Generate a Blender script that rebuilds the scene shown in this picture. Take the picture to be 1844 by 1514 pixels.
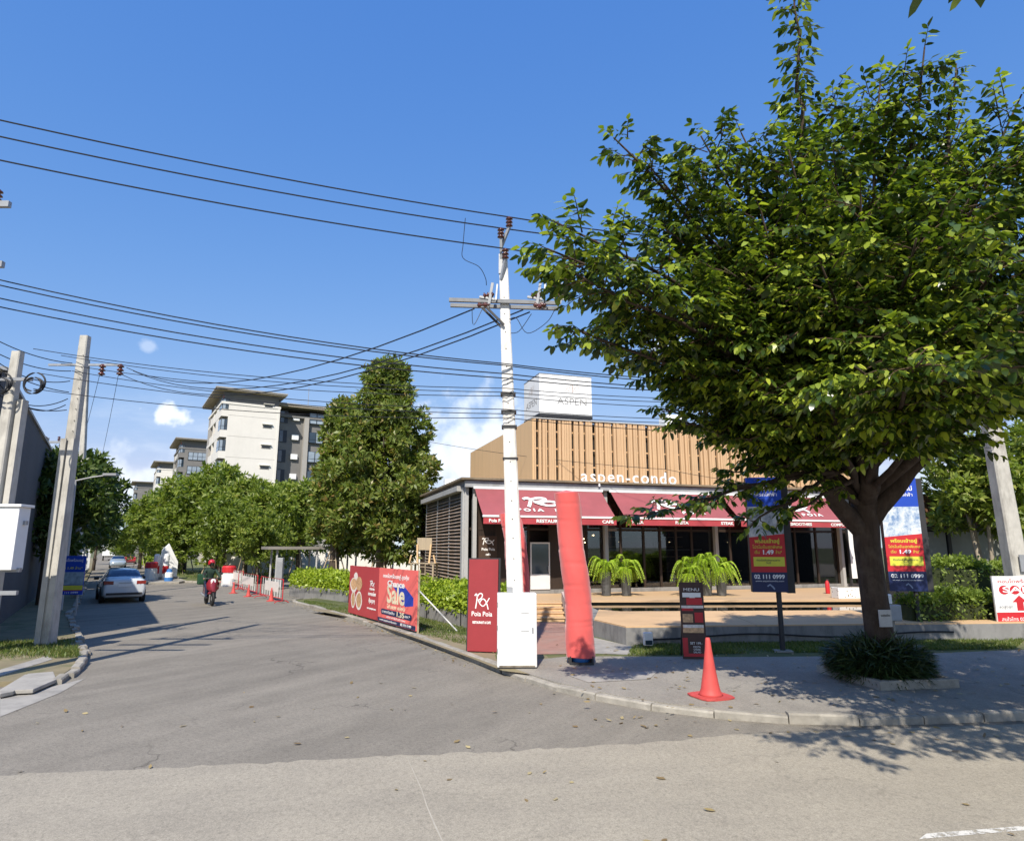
import bpy, bmesh, math, random
import numpy as np
from mathutils import Vector, Matrix
from mathutils.geometry import tessellate_polygon

for o in list(bpy.data.objects): bpy.data.objects.remove(o)
sc = bpy.context.scene
COL = sc.collection
random.seed(7); rng = np.random.default_rng(7)
R = math.radians; PI = math.pi

# ------------------------------------------------------------------ camera
FPX = 1180.0; PITCH = math.atan(228/FPX); CAMZ = 2.5
cam_d = bpy.data.cameras.new('camera'); cam_d.sensor_width = 36; cam_d.lens = 36*FPX/1844
cam_d.clip_end = 5000; cam_d.clip_start = 0.05
cam = bpy.data.objects.new('camera', cam_d); COL.objects.link(cam)
cam.location = (0, 0, CAMZ); cam.rotation_euler = (PI/2 + PITCH, 0, 0)
sc.camera = cam

# ------------------------------------------------------------------ light
SUN_EL, SUN_AZ = 46.0, 9.0          # shadows run 9 degrees to the right of straight ahead
sun_d = bpy.data.lights.new('sun', 'SUN'); sun_d.energy = 4.8; sun_d.angle = R(0.53); sun_d.color = (1, .93, .82)
sun = bpy.data.objects.new('sun', sun_d); COL.objects.link(sun)
sdir = Vector((math.sin(R(SUN_AZ))*math.cos(R(SUN_EL)), math.cos(R(SUN_AZ))*math.cos(R(SUN_EL)), -math.sin(R(SUN_EL))))
sun.rotation_euler = sdir.to_track_quat('-Z', 'Y').to_euler()

world = bpy.data.worlds.new('World'); sc.world = world; world.use_nodes = True
nt = world.node_tree; nt.nodes.clear()
def wn(t, **k):
    n = nt.nodes.new(t)
    for a, b in k.items(): setattr(n, a, b)
    return n
sky = wn('ShaderNodeTexSky'); sky.sky_type = 'NISHITA'; sky.sun_disc = False
sky.sun_elevation = R(SUN_EL); sky.sun_rotation = R(180 + SUN_AZ)
sky.air_density = 1.15; sky.dust_density = 0.25; sky.ozone_density = 4.2; sky.altitude = 0
bg = wn('ShaderNodeBackground'); bg.inputs['Strength'].default_value = 0.15
out = wn('ShaderNodeOutputWorld')
tc = wn('ShaderNodeTexCoord')
sep = wn('ShaderNodeSeparateXYZ'); nt.links.new(tc.outputs['Generated'], sep.inputs[0])
def math_n(op, a, b=None, c=None):
    n = wn('ShaderNodeMath', operation=op)
    for i, x in enumerate((a, b, c)):
        if x is None: continue
        if isinstance(x, (int, float)): n.inputs[i].default_value = x
        else: nt.links.new(x, n.inputs[i])
    return n.outputs[0]
def smooth(x, a, b):
    n = wn('ShaderNodeMapRange', interpolation_type='SMOOTHSTEP')
    nt.links.new(x, n.inputs['Value']); n.inputs['From Min'].default_value = a; n.inputs['From Max'].default_value = b
    return n.outputs['Result']
# fair-weather clouds low over the horizon: a flat cloud deck seen in perspective, plus a few puffs
zz = math_n('MAXIMUM', sep.outputs['Z'], 0.02)
comb = wn('ShaderNodeCombineXYZ')
nt.links.new(math_n('DIVIDE', sep.outputs['X'], math_n('ADD', zz, .12)), comb.inputs[0])
nt.links.new(math_n('DIVIDE', sep.outputs['Y'], math_n('ADD', zz, .12)), comb.inputs[1])
ns = wn('ShaderNodeTexNoise'); ns.inputs['Scale'].default_value = 1.15; ns.inputs['Detail'].default_value = 7; ns.inputs['Roughness'].default_value = .62
nt.links.new(comb.outputs[0], ns.inputs['Vector'])
low = math_n('SUBTRACT', 1.0, smooth(sep.outputs['Z'], .07, .26))
deck_cloud = math_n('MULTIPLY', smooth(ns.outputs['Fac'], .45, .72), low)
pn = wn('ShaderNodeTexNoise'); pn.inputs['Scale'].default_value = 34; pn.inputs['Detail'].default_value = 6; nt.links.new(tc.outputs['Generated'], pn.inputs['Vector'])
def puff(dx, dy, dz, rad, flat, seed, amount, soft=.5, edge=.9):
    v = wn('ShaderNodeVectorMath', operation='SUBTRACT'); nt.links.new(tc.outputs['Generated'], v.inputs[0])
    d = Vector((dx, dy, dz)).normalized(); v.inputs[1].default_value = d
    v2 = wn('ShaderNodeVectorMath', operation='MULTIPLY'); nt.links.new(v.outputs[0], v2.inputs[0]); v2.inputs[1].default_value = (1/rad, 1/rad, flat/rad)
    ln = wn('ShaderNodeVectorMath', operation='LENGTH'); nt.links.new(v2.outputs[0], ln.inputs[0])
    m = math_n('SUBTRACT', ln.outputs['Value'], math_n('MULTIPLY', math_n('SUBTRACT', pn.outputs['Fac'], .5), 2.4*edge))
    return math_n('MULTIPLY', math_n('SUBTRACT', 1.0, smooth(m, 1-soft, 1.0)), amount)
SKY_PUFFS = [(-.53, 1, .203, .034, 1.7, 1.0, .9, .75, 1.25), (-.05, 1, .14, .14, 1.25, 2.3, .8, .8, .7), (-.62, 1, .07, .17, 2.3, 4.1, .7, .9, .8),
             (.245, 1, .315, .032, 1.5, 3.2, .6, .7, .9), (-.58, 1, .315, .012, 1.4, 8.2, .3, .9, 1.3), (.72, .6, .12, .2, 2.2, 5.5, .7, .8, .7), (-1, .3, .2, .16, 2, 6.5, .8, .6, .7), (.6, -1, .2, .2, 2, 7.5, .8, .6, .7), (-.4, -1, .3, .15, 2, 9.5, .7, .6, .7)]
cl = math_n('MULTIPLY', deck_cloud, .45)
for pf in SKY_PUFFS: cl = math_n('MAXIMUM', cl, puff(*pf))
mixc = wn('ShaderNodeMix', data_type='RGBA'); mixc.inputs['B'].default_value = (5.6, 5.9, 6.3, 1)
# colour balance of the sky the way the photograph's camera rendered it (deeper blue, gentler falloff)
sp = wn('ShaderNodeSeparateColor'); cb = wn('ShaderNodeCombineColor'); nt.links.new(sky.outputs[0], sp.inputs[0])
for i, (g_, k_, top_) in enumerate(((1.1, .613, 3.1), (.68, 1.027, 3.9), (.31, 2.546, 5.2))):
    nt.links.new(math_n('MINIMUM', math_n('MULTIPLY', math_n('POWER', sp.outputs[i], g_), k_), top_), cb.inputs[i])
nt.links.new(cl, mixc.inputs['Factor']); nt.links.new(cb.outputs[0], mixc.inputs['A'])
nt.links.new(mixc.outputs['Result'], bg.inputs['Color']); nt.links.new(bg.outputs[0], out.inputs[0])

world.cycles.sampling_method = 'MANUAL'; world.cycles.sample_map_resolution = 256
sc.view_settings.view_transform = 'Standard'; sc.view_settings.look = 'None'
sc.view_settings.gamma = 1; sc.view_settings.use_curve_mapping = False; sc.view_settings.exposure = 0.42

# ------------------------------------------------------------------ measuring: photo pixel to a point of the place
SP, CP = math.sin(PITCH), math.cos(PITCH)
def ray(u, v):
    x = (u-922)/FPX; y = (757-v)/FPX
    return x, CP-y*SP, SP+y*CP
def gp(u, v, z=0.0):
    d = ray(u, v); t = (z-CAMZ)/d[2]; return Vector((d[0]*t, d[1]*t, z))
def at(u, v, Y):
    d = ray(u, v); t = Y/d[1]; return Vector((d[0]*t, Y, CAMZ+d[2]*t))
SA = R(31.3)                                             # heading of the side street
def ST(s, q, z=0.0): return Vector((-math.sin(SA)*s + math.cos(SA)*q, math.cos(SA)*s + math.sin(SA)*q, z))

# ------------------------------------------------------------------ helpers
class MB:
    def __init__(s): s.v = []; s.f = []; s.m = []; s.cur = 0
    def add(s, vs, fs, mi=None):
        o = len(s.v); s.v += [tuple(v) for v in vs]
        for f in fs: s.f.append(tuple(i+o for i in f)); s.m.append(s.cur if mi is None else mi)
        return s
    def box(s, x0, x1, y0, y1, z0, z1, mi=None):
        return s.add([(x0,y0,z0),(x1,y0,z0),(x1,y1,z0),(x0,y1,z0),(x0,y0,z1),(x1,y0,z1),(x1,y1,z1),(x0,y1,z1)],
                     [(0,3,2,1),(4,5,6,7),(0,1,5,4),(1,2,6,5),(2,3,7,6),(3,0,4,7)], mi)
    def beam(s, a, b, w, h, up=(0,0,1), mi=None):
        a = Vector(a); b = Vector(b); d = (b-a).normalized(); up = Vector(up)
        if abs(d.dot(up)) > .97: up = Vector((0,1,0))
        x = d.cross(up).normalized(); y = x.cross(d).normalized(); x = x*w/2; y = y*h/2
        return s.add([a-x-y, a+x-y, a+x+y, a-x+y, b-x-y, b+x-y, b+x+y, b-x+y], [(0,3,2,1),(4,5,6,7),(0,1,5,4),(1,2,6,5),(2,3,7,6),(3,0,4,7)], mi)
    def tube(s, pts, r, n=8, caps=True, mi=None):
        pts = [Vector(p) for p in pts]; k = len(pts)
        rs = [r]*k if isinstance(r, (int, float)) else list(r)
        vs = []; ref = None
        for i, p in enumerate(pts):
            d = (pts[min(i+1,k-1)] - pts[max(i-1,0)])
            if d.length < 1e-9: d = Vector((0,0,1))
            d.normalize()
            if ref is None: ref = Vector((1,0,0)) if abs(d.x) < .8 else Vector((0,1,0))
            x = d.cross(ref).normalized(); y = d.cross(x).normalized(); ref = y.cross(d)*-1 if False else ref
            for j in range(n):
                a = 2*PI*j/n; vs.append(p + x*math.cos(a)*rs[i] + y*math.sin(a)*rs[i])
        fs = [(i*n+j, i*n+(j+1)%n, (i+1)*n+(j+1)%n, (i+1)*n+j) for i in range(k-1) for j in range(n)]
        if caps: fs += [tuple(range(n))[::-1], tuple(range((k-1)*n, k*n))]
        return s.add(vs, fs, mi)
    def lathe(s, prof, n=16, c=(0,0,0), mi=None):
        vs = []; c = Vector(c)
        for r, z in prof:
            for j in range(n): vs.append(c + Vector((r*math.cos(2*PI*j/n), r*math.sin(2*PI*j/n), z)))
        k = len(prof)
        fs = [(i*n+j, i*n+(j+1)%n, (i+1)*n+(j+1)%n, (i+1)*n+j) for i in range(k-1) for j in range(n)]
        fs += [tuple(range(n))[::-1], tuple(range((k-1)*n, k*n))]
        return s.add(vs, fs, mi)
    def prism(s, pts, z0, z1, mi=None):
        n = len(pts); zs = z1 if isinstance(z1, (list, tuple)) else [z1]*n
        vs = [(p[0],p[1],z0) for p in pts] + [(p[0],p[1],zs[i]) for i, p in enumerate(pts)]
        fs = [(i, (i+1)%n, n+(i+1)%n, n+i) for i in range(n)]
        tri = tessellate_polygon([[Vector((p[0],p[1],0)) for p in pts]])
        fs += [tuple(n+i for i in t) for t in tri] + [tuple(t)[::-1] for t in tri]
        return s.add(vs, fs, mi)
    def sheet(s, pts, mi=None):
        tri = tessellate_polygon([[Vector(p) for p in pts]])
        return s.add(pts, [tuple(t) for t in tri], mi)
    def strip(s, rows, mi=None):                         # rows of equal length -> quads
        n = len(rows[0]); vs = [p for r_ in rows for p in r_]
        return s.add(vs, [(i*n+j, i*n+j+1, (i+1)*n+j+1, (i+1)*n+j) for i in range(len(rows)-1) for j in range(n-1)], mi)
    def mesh(s, name, mats, smooth=False, fix=True):
        me = bpy.data.meshes.new(name); me.from_pydata(s.v, [], s.f)
        for m in (mats if isinstance(mats, (list, tuple)) else [mats]): me.materials.append(m)
        if s.m and max(s.m) > 0: me.polygons.foreach_set('material_index', s.m)
        if fix:
            bm = bmesh.new(); bm.from_mesh(me); bmesh.ops.recalc_face_normals(bm, faces=bm.faces); bm.to_mesh(me); bm.free()
        if smooth: me.shade_smooth() if hasattr(me, 'shade_smooth') else None
        me.update(); return me
    def build(s, name, mats, parent=None, smooth=False, bevel=0, loc=None, rz=0, fix=True, auto=0):
        o = link(name, s.mesh(name, mats, smooth, fix), parent)
        if loc is not None: o.location = loc
        if rz: o.rotation_euler[2] = rz
        if bevel:
            b = o.modifiers.new('edge', 'BEVEL'); b.width = bevel; b.segments = 2; b.limit_method = 'ANGLE'; b.angle_limit = R(40)
        return o
def link(name, data, parent=None):
    o = bpy.data.objects.new(name, data); COL.objects.link(o)
    if parent is not None: o.parent = parent
    return o
def tag(o, label=None, cat=None, group=None, kind=None):
    if label: o['label'] = label
    if cat: o['category'] = cat
    if group: o['group'] = group
    if kind: o['kind'] = kind
    return o
def thing(name, label, cat, loc=(0,0,0), rz=0, group=None):
    o = bpy.data.objects.new(name, None); COL.objects.link(o); o.empty_display_size = .2
    o.location = loc; o.rotation_euler[2] = rz
    return tag(o, label, cat, group)
KIDS = {}
def copy_tree(o, parent=None):
    c = o.copy(); COL.objects.link(c)
    if parent is not None: c.parent = parent
    for ch in [x for x in ALLOBJ() if x.parent == o]: copy_tree(ch, c)
    return c
def ALLOBJ(): return list(COL.objects)
def dup(root, loc, rz=None, label=None, group=None, scale=None):
    kids = list(root.children_recursive)
    m = {root: root.copy()}
    for k in kids: m[k] = k.copy()
    for k, c in m.items():
        COL.objects.link(c)
        if k is not root: c.parent = m[k.parent]
    r = m[root]; r.location = loc
    if rz is not None: r.rotation_euler[2] = rz
    if scale is not None: r.scale = scale if isinstance(scale, (tuple, list)) else (scale,)*3
    return tag(r, label, None, group)

# ------------------------------------------------------------------ materials (procedural)
def nodes_of(name):
    m = bpy.data.materials.new(name); m.use_nodes = True; t = m.node_tree; return m, t, t.nodes['Principled BSDF']
def N(t, typ, **k):
    n = t.nodes.new(typ)
    for a, b in k.items(): setattr(n, a, b)
    return n
def ramp(t, src, stops):
    r = N(t, 'ShaderNodeValToRGB'); e = r.color_ramp.elements
    while len(e) < len(stops): e.new(.5)
    for i, (p, c) in enumerate(stops): e[i].position = p; e[i].color = (*c, 1) if len(c) == 3 else c
    t.links.new(src, r.inputs[0]); return r.outputs[0]
def noise(t, scale, detail=5, rough=.6, vec=None, stretch=None, dist=0):
    c = N(t, 'ShaderNodeTexCoord'); v = c.outputs['Object'] if vec is None else vec
    if stretch:
        mp = N(t, 'ShaderNodeMapping'); mp.inputs['Scale'].default_value = stretch; t.links.new(v, mp.inputs[0]); v = mp.outputs[0]
    n = N(t, 'ShaderNodeTexNoise'); n.inputs['Scale'].default_value = scale; n.inputs['Detail'].default_value = detail; n.inputs['Roughness'].default_value = rough
    n.inputs['Distortion'].default_value = dist
    t.links.new(v, n.inputs['Vector']); return n.outputs['Fac']
def mixrgb(t, f, a, b, mode='MIX'):
    m = N(t, 'ShaderNodeMix', data_type='RGBA', blend_type=mode)
    for i, x in (('Factor', f), ('A', a), ('B', b)):
        if isinstance(x, (int, float)): m.inputs[i].default_value = x
        elif isinstance(x, (tuple, list)): m.inputs[i].default_value = (*x, 1) if len(x) == 3 else x
        else: t.links.new(x, m.inputs[i])
    return m.outputs['Result']
def mul(c, k): return tuple(min(1, x*k) for x in c)
def bump(t, b, src, strength, dist=.02):
    n = N(t, 'ShaderNodeBump'); n.inputs['Strength'].default_value = strength; n.inputs['Distance'].default_value = dist
    t.links.new(src, n.inputs['Height']); t.links.new(n.outputs[0], b.inputs['Normal'])
MATS = {}
def mat(name, col, rough=.7, var=.14, scale=3, bmp=.15, bscale=60, metal=0, spec=.4, stretch=None, stain=None, stain_amt=.5, stain_scale=1.2, stain_stretch=None, coat=0):
    if name in MATS: return MATS[name]
    m, t, b = nodes_of(name)
    b.inputs['Roughness'].default_value = rough; b.inputs['Metallic'].default_value = metal; b.inputs['Specular IOR Level'].default_value = spec
    b.inputs['Coat Weight'].default_value = coat
    c = ramp(t, noise(t, scale, 6, .65, stretch=stretch), [(.25, mul(col, 1-var)), (.5, col), (.78, mul(col, 1+var))])
    if stain:
        f = ramp(t, noise(t, stain_scale, 8, .7, stretch=stain_stretch), [(.48, (0,0,0)), (.72, (stain_amt,)*3)])
        c = mixrgb(t, f, c, stain)
    oi = N(t, 'ShaderNodeObjectInfo')
    c = mixrgb(t, 1.0, c, ramp(t, oi.outputs['Random'], [(0, (1-var*.5,)*3), (1, (1,)*3)]), 'MULTIPLY')
    t.links.new(c, b.inputs['Base Color'])
    if bmp: bump(t, b, noise(t, bscale, 4, .6, stretch=stretch), bmp, .01)
    MATS[name] = m; return m
def plain(name, col, rough=.5, metal=0, emit=0):
    if name in MATS: return MATS[name]
    m, t, b = nodes_of(name); b.inputs['Roughness'].default_value = rough; b.inputs['Metallic'].default_value = metal
    c = ramp(t, noise(t, 9, 3), [(.3, mul(col, .93)), (.7, mul(col, 1.05))]); t.links.new(c, b.inputs['Base Color'])
    MATS[name] = m; return m
def leafmat(name, stops, trans=.35, rough=.42, spec=.45):
    m, t, b = nodes_of(name)
    g = N(t, 'ShaderNodeNewGeometry'); oi = N(t, 'ShaderNodeObjectInfo')
    a = N(t, 'ShaderNodeMath', operation='MULTIPLY_ADD'); t.links.new(oi.outputs['Random'], a.inputs[0]); a.inputs[1].default_value = .18; 
    t.links.new(g.outputs['Random Per Island'], a.inputs[2])
    a2 = N(t, 'ShaderNodeMath', operation='MULTIPLY'); t.links.new(a.outputs[0], a2.inputs[0]); a2.inputs[1].default_value = .85
    c = ramp(t, a2.outputs[0], stops)
    t.links.new(c, b.inputs['Base Color']); b.inputs['Roughness'].default_value = rough; b.inputs['Specular IOR Level'].default_value = spec
    tr = N(t, 'ShaderNodeBsdfTranslucent'); t.links.new(mixrgb(t, 1.0, c, (1.25, 1.35, .55), 'MULTIPLY'), tr.inputs[0])
    mx = N(t, 'ShaderNodeMixShader'); mx.inputs[0].default_value = trans
    t.links.new(b.outputs[0], mx.inputs[1]); t.links.new(tr.outputs[0], mx.inputs[2])
    t.links.new(mx.outputs[0], t.nodes['Material Output'].inputs['Surface']); MATS[name] = m; return m
def glass_mat(name, col=(.03,.05,.07), rough=.06):
    m, t, b = nodes_of(name)
    c = ramp(t, noise(t, .8, 2), [(.3, mul(col, .7)), (.7, mul(col, 1.3))]); t.links.new(c, b.inputs['Base Color'])
    b.inputs['Roughness'].default_value = rough; b.inputs['Specular IOR Level'].default_value = .9; MATS[name] = m; return m

M_conc = mat('concrete', (.34,.32,.285), .85, .16, 2.2, .35, 45, stain=(.12,.115,.11), stain_amt=.6, stain_scale=1.6)
M_concdark = mat('weathered_concrete', (.25,.245,.235), .88, .2, 1.6, .4, 40, stain=(.07,.07,.07), stain_amt=.75, stain_scale=2.2, stain_stretch=(1,1,.35))
M_pole = mat('pole_concrete', (.47,.45,.40), .85, .2, 2.5, .3, 55, stain=(.17,.155,.13), stain_amt=.75, stain_scale=1.5, stain_stretch=(2,2,.6))
M_polew = mat('pole_whitewash', (.74,.725,.69), .82, .08, 3, .3, 55, stain=(.33,.29,.24), stain_amt=.55, stain_scale=2.2, stain_stretch=(2,2,.5))
M_white = mat('white_paint', (.80,.80,.78), .55, .04, 2, .08, 30, stain=(.5,.48,.44), stain_amt=.25)
M_cream = mat('cream_render', (.70,.67,.61), .8, .05, .6, .1, 20, stain=(.48,.45,.40), stain_amt=.3, stain_scale=.25, stain_stretch=(1,1,.3))
M_steel = mat('galvanised_steel', (.33,.34,.35), .5, .15, 5, .05, 60, metal=.35)
M_dark = mat('dark_metal', (.03,.03,.032), .5, .2, 4, .05)
M_black = mat('black_rubber', (.018,.018,.019), .7, .2, 5, .1)
M_cable = mat('cable_black', (.012,.013,.016), .6, .1, 5, 0)
M_red = mat('red_enamel', (.52,.025,.03), .45, .12, 3, .05)
M_glass = glass_mat('window_glass')
M_glassd = glass_mat('dark_glazing', (.012,.011,.01), .05)
M_porc = mat('brown_porcelain', (.10,.03,.018), .18, .2, 5, 0, spec=.7)

# ------------------------------------------------------------------ text and flat print
def text_mesh(body, size=1.0, ext=.0, bold=0.0, align='CENTER', sx=1.0, space=1.0, sp_line=1.0, shear=0):
    c = bpy.data.curves.new('lettering', 'FONT'); c.body = body; c.size = size; c.extrude = ext; c.offset = bold; c.align_x = align; c.align_y = 'CENTER'
    c.space_character = space; c.space_line = sp_line; c.shear = shear; c.resolution_u = 3
    o = bpy.data.objects.new('lettering', c); COL.objects.link(o)
    bpy.context.view_layer.update()
    me = bpy.data.meshes.new_from_object(o.evaluated_get(bpy.context.evaluated_depsgraph_get()))
    bpy.data.objects.remove(o); bpy.data.curves.remove(c)
    me.transform(Matrix.Scale(sx, 4, (1,0,0)))
    return me
def put_text(body, size, m, parent, x, y, z, ext=.002, bold=0, sx=1, rot=(PI/2,0,0), name='lettering', fit=None, **k):
    me = text_mesh(body, size, ext, bold, sx=sx, **k)
    if fit:
        xs = [v.co.x for v in me.vertices]
        w = (max(xs)-min(xs)) if xs else 1
        me.transform(Matrix.Scale(fit/max(w, 1e-6), 4, (1,0,0)))
    me.materials.append(m) if not me.materials else me.materials.__setitem__(0, m)
    o = link(name, me, parent); o.location = (x, y, z); o.rotation_euler = rot; return o
def ribbon(mb, pts, w, y, thick=.002):
    # a painted stroke in the x-z plane facing -y
    ws = [w]*len(pts) if isinstance(w, (int, float)) else w
    P = [Vector((p[0], 0, p[1])) for p in pts]; rows = []
    for i, p in enumerate(P):
        d = (P[min(i+1,len(P)-1)]-P[max(i-1,0)]).normalized(); n = Vector((-d.z, 0, d.x))*ws[i]/2
        rows.append([tuple(p+n+Vector((0,y,0))), tuple(p-n+Vector((0,y,0)))])
    mb.strip(rows)
def spline(pts, n=6):
    out = []; k = len(pts)
    for i in range(k-1):
        p0, p1, p2, p3 = [np.array(pts[max(0,min(k-1,i+d))], float) for d in (-1,0,1,2)]
        for j in range(n):
            t = j/n
            out.append(tuple(.5*((2*p1)+(-p0+p2)*t+(2*p0-5*p1+4*p2-p3)*t*t+(-p0+3*p1-3*p2+p3)*t**3)))
    out.append(tuple(pts[-1])); return out
def logo_strokes(mb, cx, cz, w, h, y):
    # the brushed fish-like mark: a P with an open bowl running into a ribbon that crosses into a tail
    def tr(L): return [(cx+(a-.5)*w, cz+(b-.5)*h) for a, b in L]
    ribbon(mb, tr(spline([(0,.86),(.10,.98),(.17,.82),(.13,.45),(.07,.06)])), w*.075, y)
    ribbon(mb, tr(spline([(.13,.72),(.30,.98),(.47,1.0),(.52,.86),(.40,.68),(.22,.58)])), w*.07, y)
    ribbon(mb, tr(spline([(.24,.6),(.38,.34),(.58,.22),(.78,.40),(.95,.66),(1.0,.74)])), w*.065, y-.001)
    ribbon(mb, tr(spline([(.34,.44),(.52,.66),(.70,.60),(.84,.34),(.93,.02)])), w*.07, y-.002)

# ================================================================== THE SETTING
def road_mat(name, base, dark, light, speck=.5, streak_rot=0, tint=None, crack=0, track_amt=.8):
    m, t, b = nodes_of(name)
    tcn = N(t, 'ShaderNodeTexCoord'); mp = N(t, 'ShaderNodeMapping'); mp.inputs['Rotation'].default_value = (0, 0, streak_rot); t.links.new(tcn.outputs['Object'], mp.inputs[0])
    v = mp.outputs[0]
    big = noise(t, .22, 6, .6, vec=v, stretch=(1, .3, 1)); mid = noise(t, 1.7, 8, .7, vec=v, stretch=(1, .5, 1)); fine = noise(t, 55, 3, .8, vec=v); grit = noise(t, 190, 2, .8, vec=v); mott = noise(t, 17, 5, .85, vec=v); track = noise(t, 1.1, 3, .5, vec=v, stretch=(1.6,.05,1))
    c = ramp(t, big, [(.28, dark), (.55, base), (.75, light)])
    c = mixrgb(t, .55, c, ramp(t, mid, [(.3, mul(dark, .95)), (.55, base), (.8, light)]))
    c = mixrgb(t, speck, c, mixrgb(t, 1.0, c, ramp(t, fine, [(.3, (.62,)*3), (.55, (1,)*3), (.75, (1.3,)*3)]), 'MULTIPLY'))
    c = mixrgb(t, speck*.8, c, mixrgb(t, 1.0, c, ramp(t, grit, [(.35, (.55,)*3), (.5, (1,)*3), (.68, (1.5,)*3)]), 'MULTIPLY'))
    c = mixrgb(t, speck, c, mixrgb(t, 1.0, c, ramp(t, mott, [(.30, (.55,)*3), (.48, (1,)*3), (.72, (1.25,)*3)]), 'MULTIPLY'))
    c = mixrgb(t, track_amt, c, mixrgb(t, 1.0, c, ramp(t, track, [(.35, (.86,)*3), (.6, (1.05,)*3)]), 'MULTIPLY'))
    # oil drips and small dark pits
    vo = N(t, 'ShaderNodeTexVoronoi'); vo.inputs['Scale'].default_value = 1.4; t.links.new(v, vo.inputs['Vector'])
    pit = ramp(t, vo.outputs['Distance'], [(.035, (1,)*3), (.075, (0,)*3)])
    c = mixrgb(t, mixrgb(t, 1.0, pit, ramp(t, noise(t, .9, 2, vec=v), [(.5, (0,)*3), (.62, (.8,)*3)]), 'MULTIPLY'), c, mul(dark, .45))
    if crack:
        vc = N(t, 'ShaderNodeTexVoronoi', feature='DISTANCE_TO_EDGE'); vc.inputs['Scale'].default_value = .28
        wob = N(t, 'ShaderNodeVectorMath', operation='ADD'); nn = N(t, 'ShaderNodeTexNoise'); nn.inputs['Scale'].default_value = 1.3; nn.inputs['Detail'].default_value = 6
        t.links.new(v, nn.inputs['Vector']); t.links.new(v, wob.inputs[0]); sc_ = N(t, 'ShaderNodeVectorMath', operation='SCALE'); t.links.new(nn.outputs['Color'], sc_.inputs[0]); sc_.inputs['Scale'].default_value = 1.6
        t.links.new(sc_.outputs[0], wob.inputs[1]); t.links.new(wob.outputs[0], vc.inputs['Vector'])
        ck = ramp(t, vc.outputs['Distance'], [(.0, (crack,)*3), (.008, (0,)*3)])
        ck = mixrgb(t, 1.0, ck, ramp(t, noise(t, .35, 3, vec=v), [(.46, (0,)*3), (.6, (1,)*3)]), 'MULTIPLY')
        c = mixrgb(t, ck, c, mul(dark, .4))
    t.links.new(c, b.inputs['Base Color']); b.inputs['Roughness'].default_value = .9; b.inputs['Specular IOR Level'].default_value = .25
    mixh = N(t, 'ShaderNodeMath', operation='ADD'); t.links.new(fine, mixh.inputs[0]); t.links.new(grit, mixh.inputs[1])
    bump(t, b, mixh.outputs[0], .45, .006); MATS[name] = m; return m
M_asph = road_mat('side_street_asphalt', (.243,.219,.181), (.178,.161,.135), (.288,.26,.215), .85, SA, crack=.8)
M_main = road_mat('main_road_concrete', (.36,.322,.256), (.295,.265,.215), (.412,.368,.29), .7, R(80), crack=.25, track_amt=.2)
M_pave = road_mat('footway_concrete', (.30,.275,.235), (.20,.185,.165), (.37,.34,.285), .6, R(8), crack=.9, track_amt=.15)
M_kerb = mat('kerb_concrete', (.35,.322,.272), .9, .28, 3, .6, 24, stain=(.17,.155,.13), stain_amt=.75, stain_scale=3.2)
M_dirt = mat('dry_earth', (.27,.215,.135), .95, .25, 1.8, .6, 35, stain=(.13,.14,.05), stain_amt=.9, stain_scale=.9)
M_lawn = mat('lawn_soil', (.095,.115,.035), .95, .3, 1.2, .7, 40, stain=(.25,.20,.11), stain_amt=.75, stain_scale=.55)
M_terr = mat('far_ground', (.11,.12,.05), .95, .3, .05, .3, 3, stain=(.25,.23,.18), stain_amt=.6, stain_scale=.02)

def structure(o): return tag(o, kind='structure')
structure(MB().sheet([(-1500,-1500,-.06),(1500,-1500,-.06),(1500,2500,-.06),(-1500,2500,-.06)]).build('ground', M_terr))
structure(MB().sheet([(-60,-1,0),(80,18.8,0),(80,24,0),(14,14,0),(-1,22,0),tuple(ST(33,9)),tuple(ST(34,40)),tuple(ST(54,40)),tuple(ST(54,6)),tuple(ST(330,6)),tuple(ST(330,-2.2)),tuple(ST(24,-2.2)),(-20,16,0),(-60,8,0)]).build('side_street', M_asph))
mr = [(-80,-4.2,.004),(-30,4.0,.004),(-12,6.75,.004)] + [tuple(gp(u,v,.004)) for u,v in [(0,1396),(150,1388),(300,1381),(500,1371),(700,1361),(880,1353),(1040,1345),(1160,1337),(1240,1330),(1310,1322)]] + [(5.4,9.85,.004),(9,10.3,.004),(30,13.35,.004),(80,20.4,.004),(80,-40,.004),(-80,-40,.004)]
def jag(P, lo, hi, step=.12, amp=.022):
    out_ = list(P[:lo+1])
    for i in range(lo, hi):
        a_, b_ = Vector(P[i]), Vector(P[i+1]); n_ = max(2, int((b_-a_).length/step))
        for k in range(1, n_): out_.append(tuple(a_.lerp(b_, k/n_)+Vector((0, random.gauss(0, amp)+.03*math.sin(k*.9+i*2), 0))))
        out_.append(tuple(b_))
    return out_+list(P[hi+1:])
mr = jag(mr, 2, 12)
structure(MB().sheet(mr).build('main_road', M_main))
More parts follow.
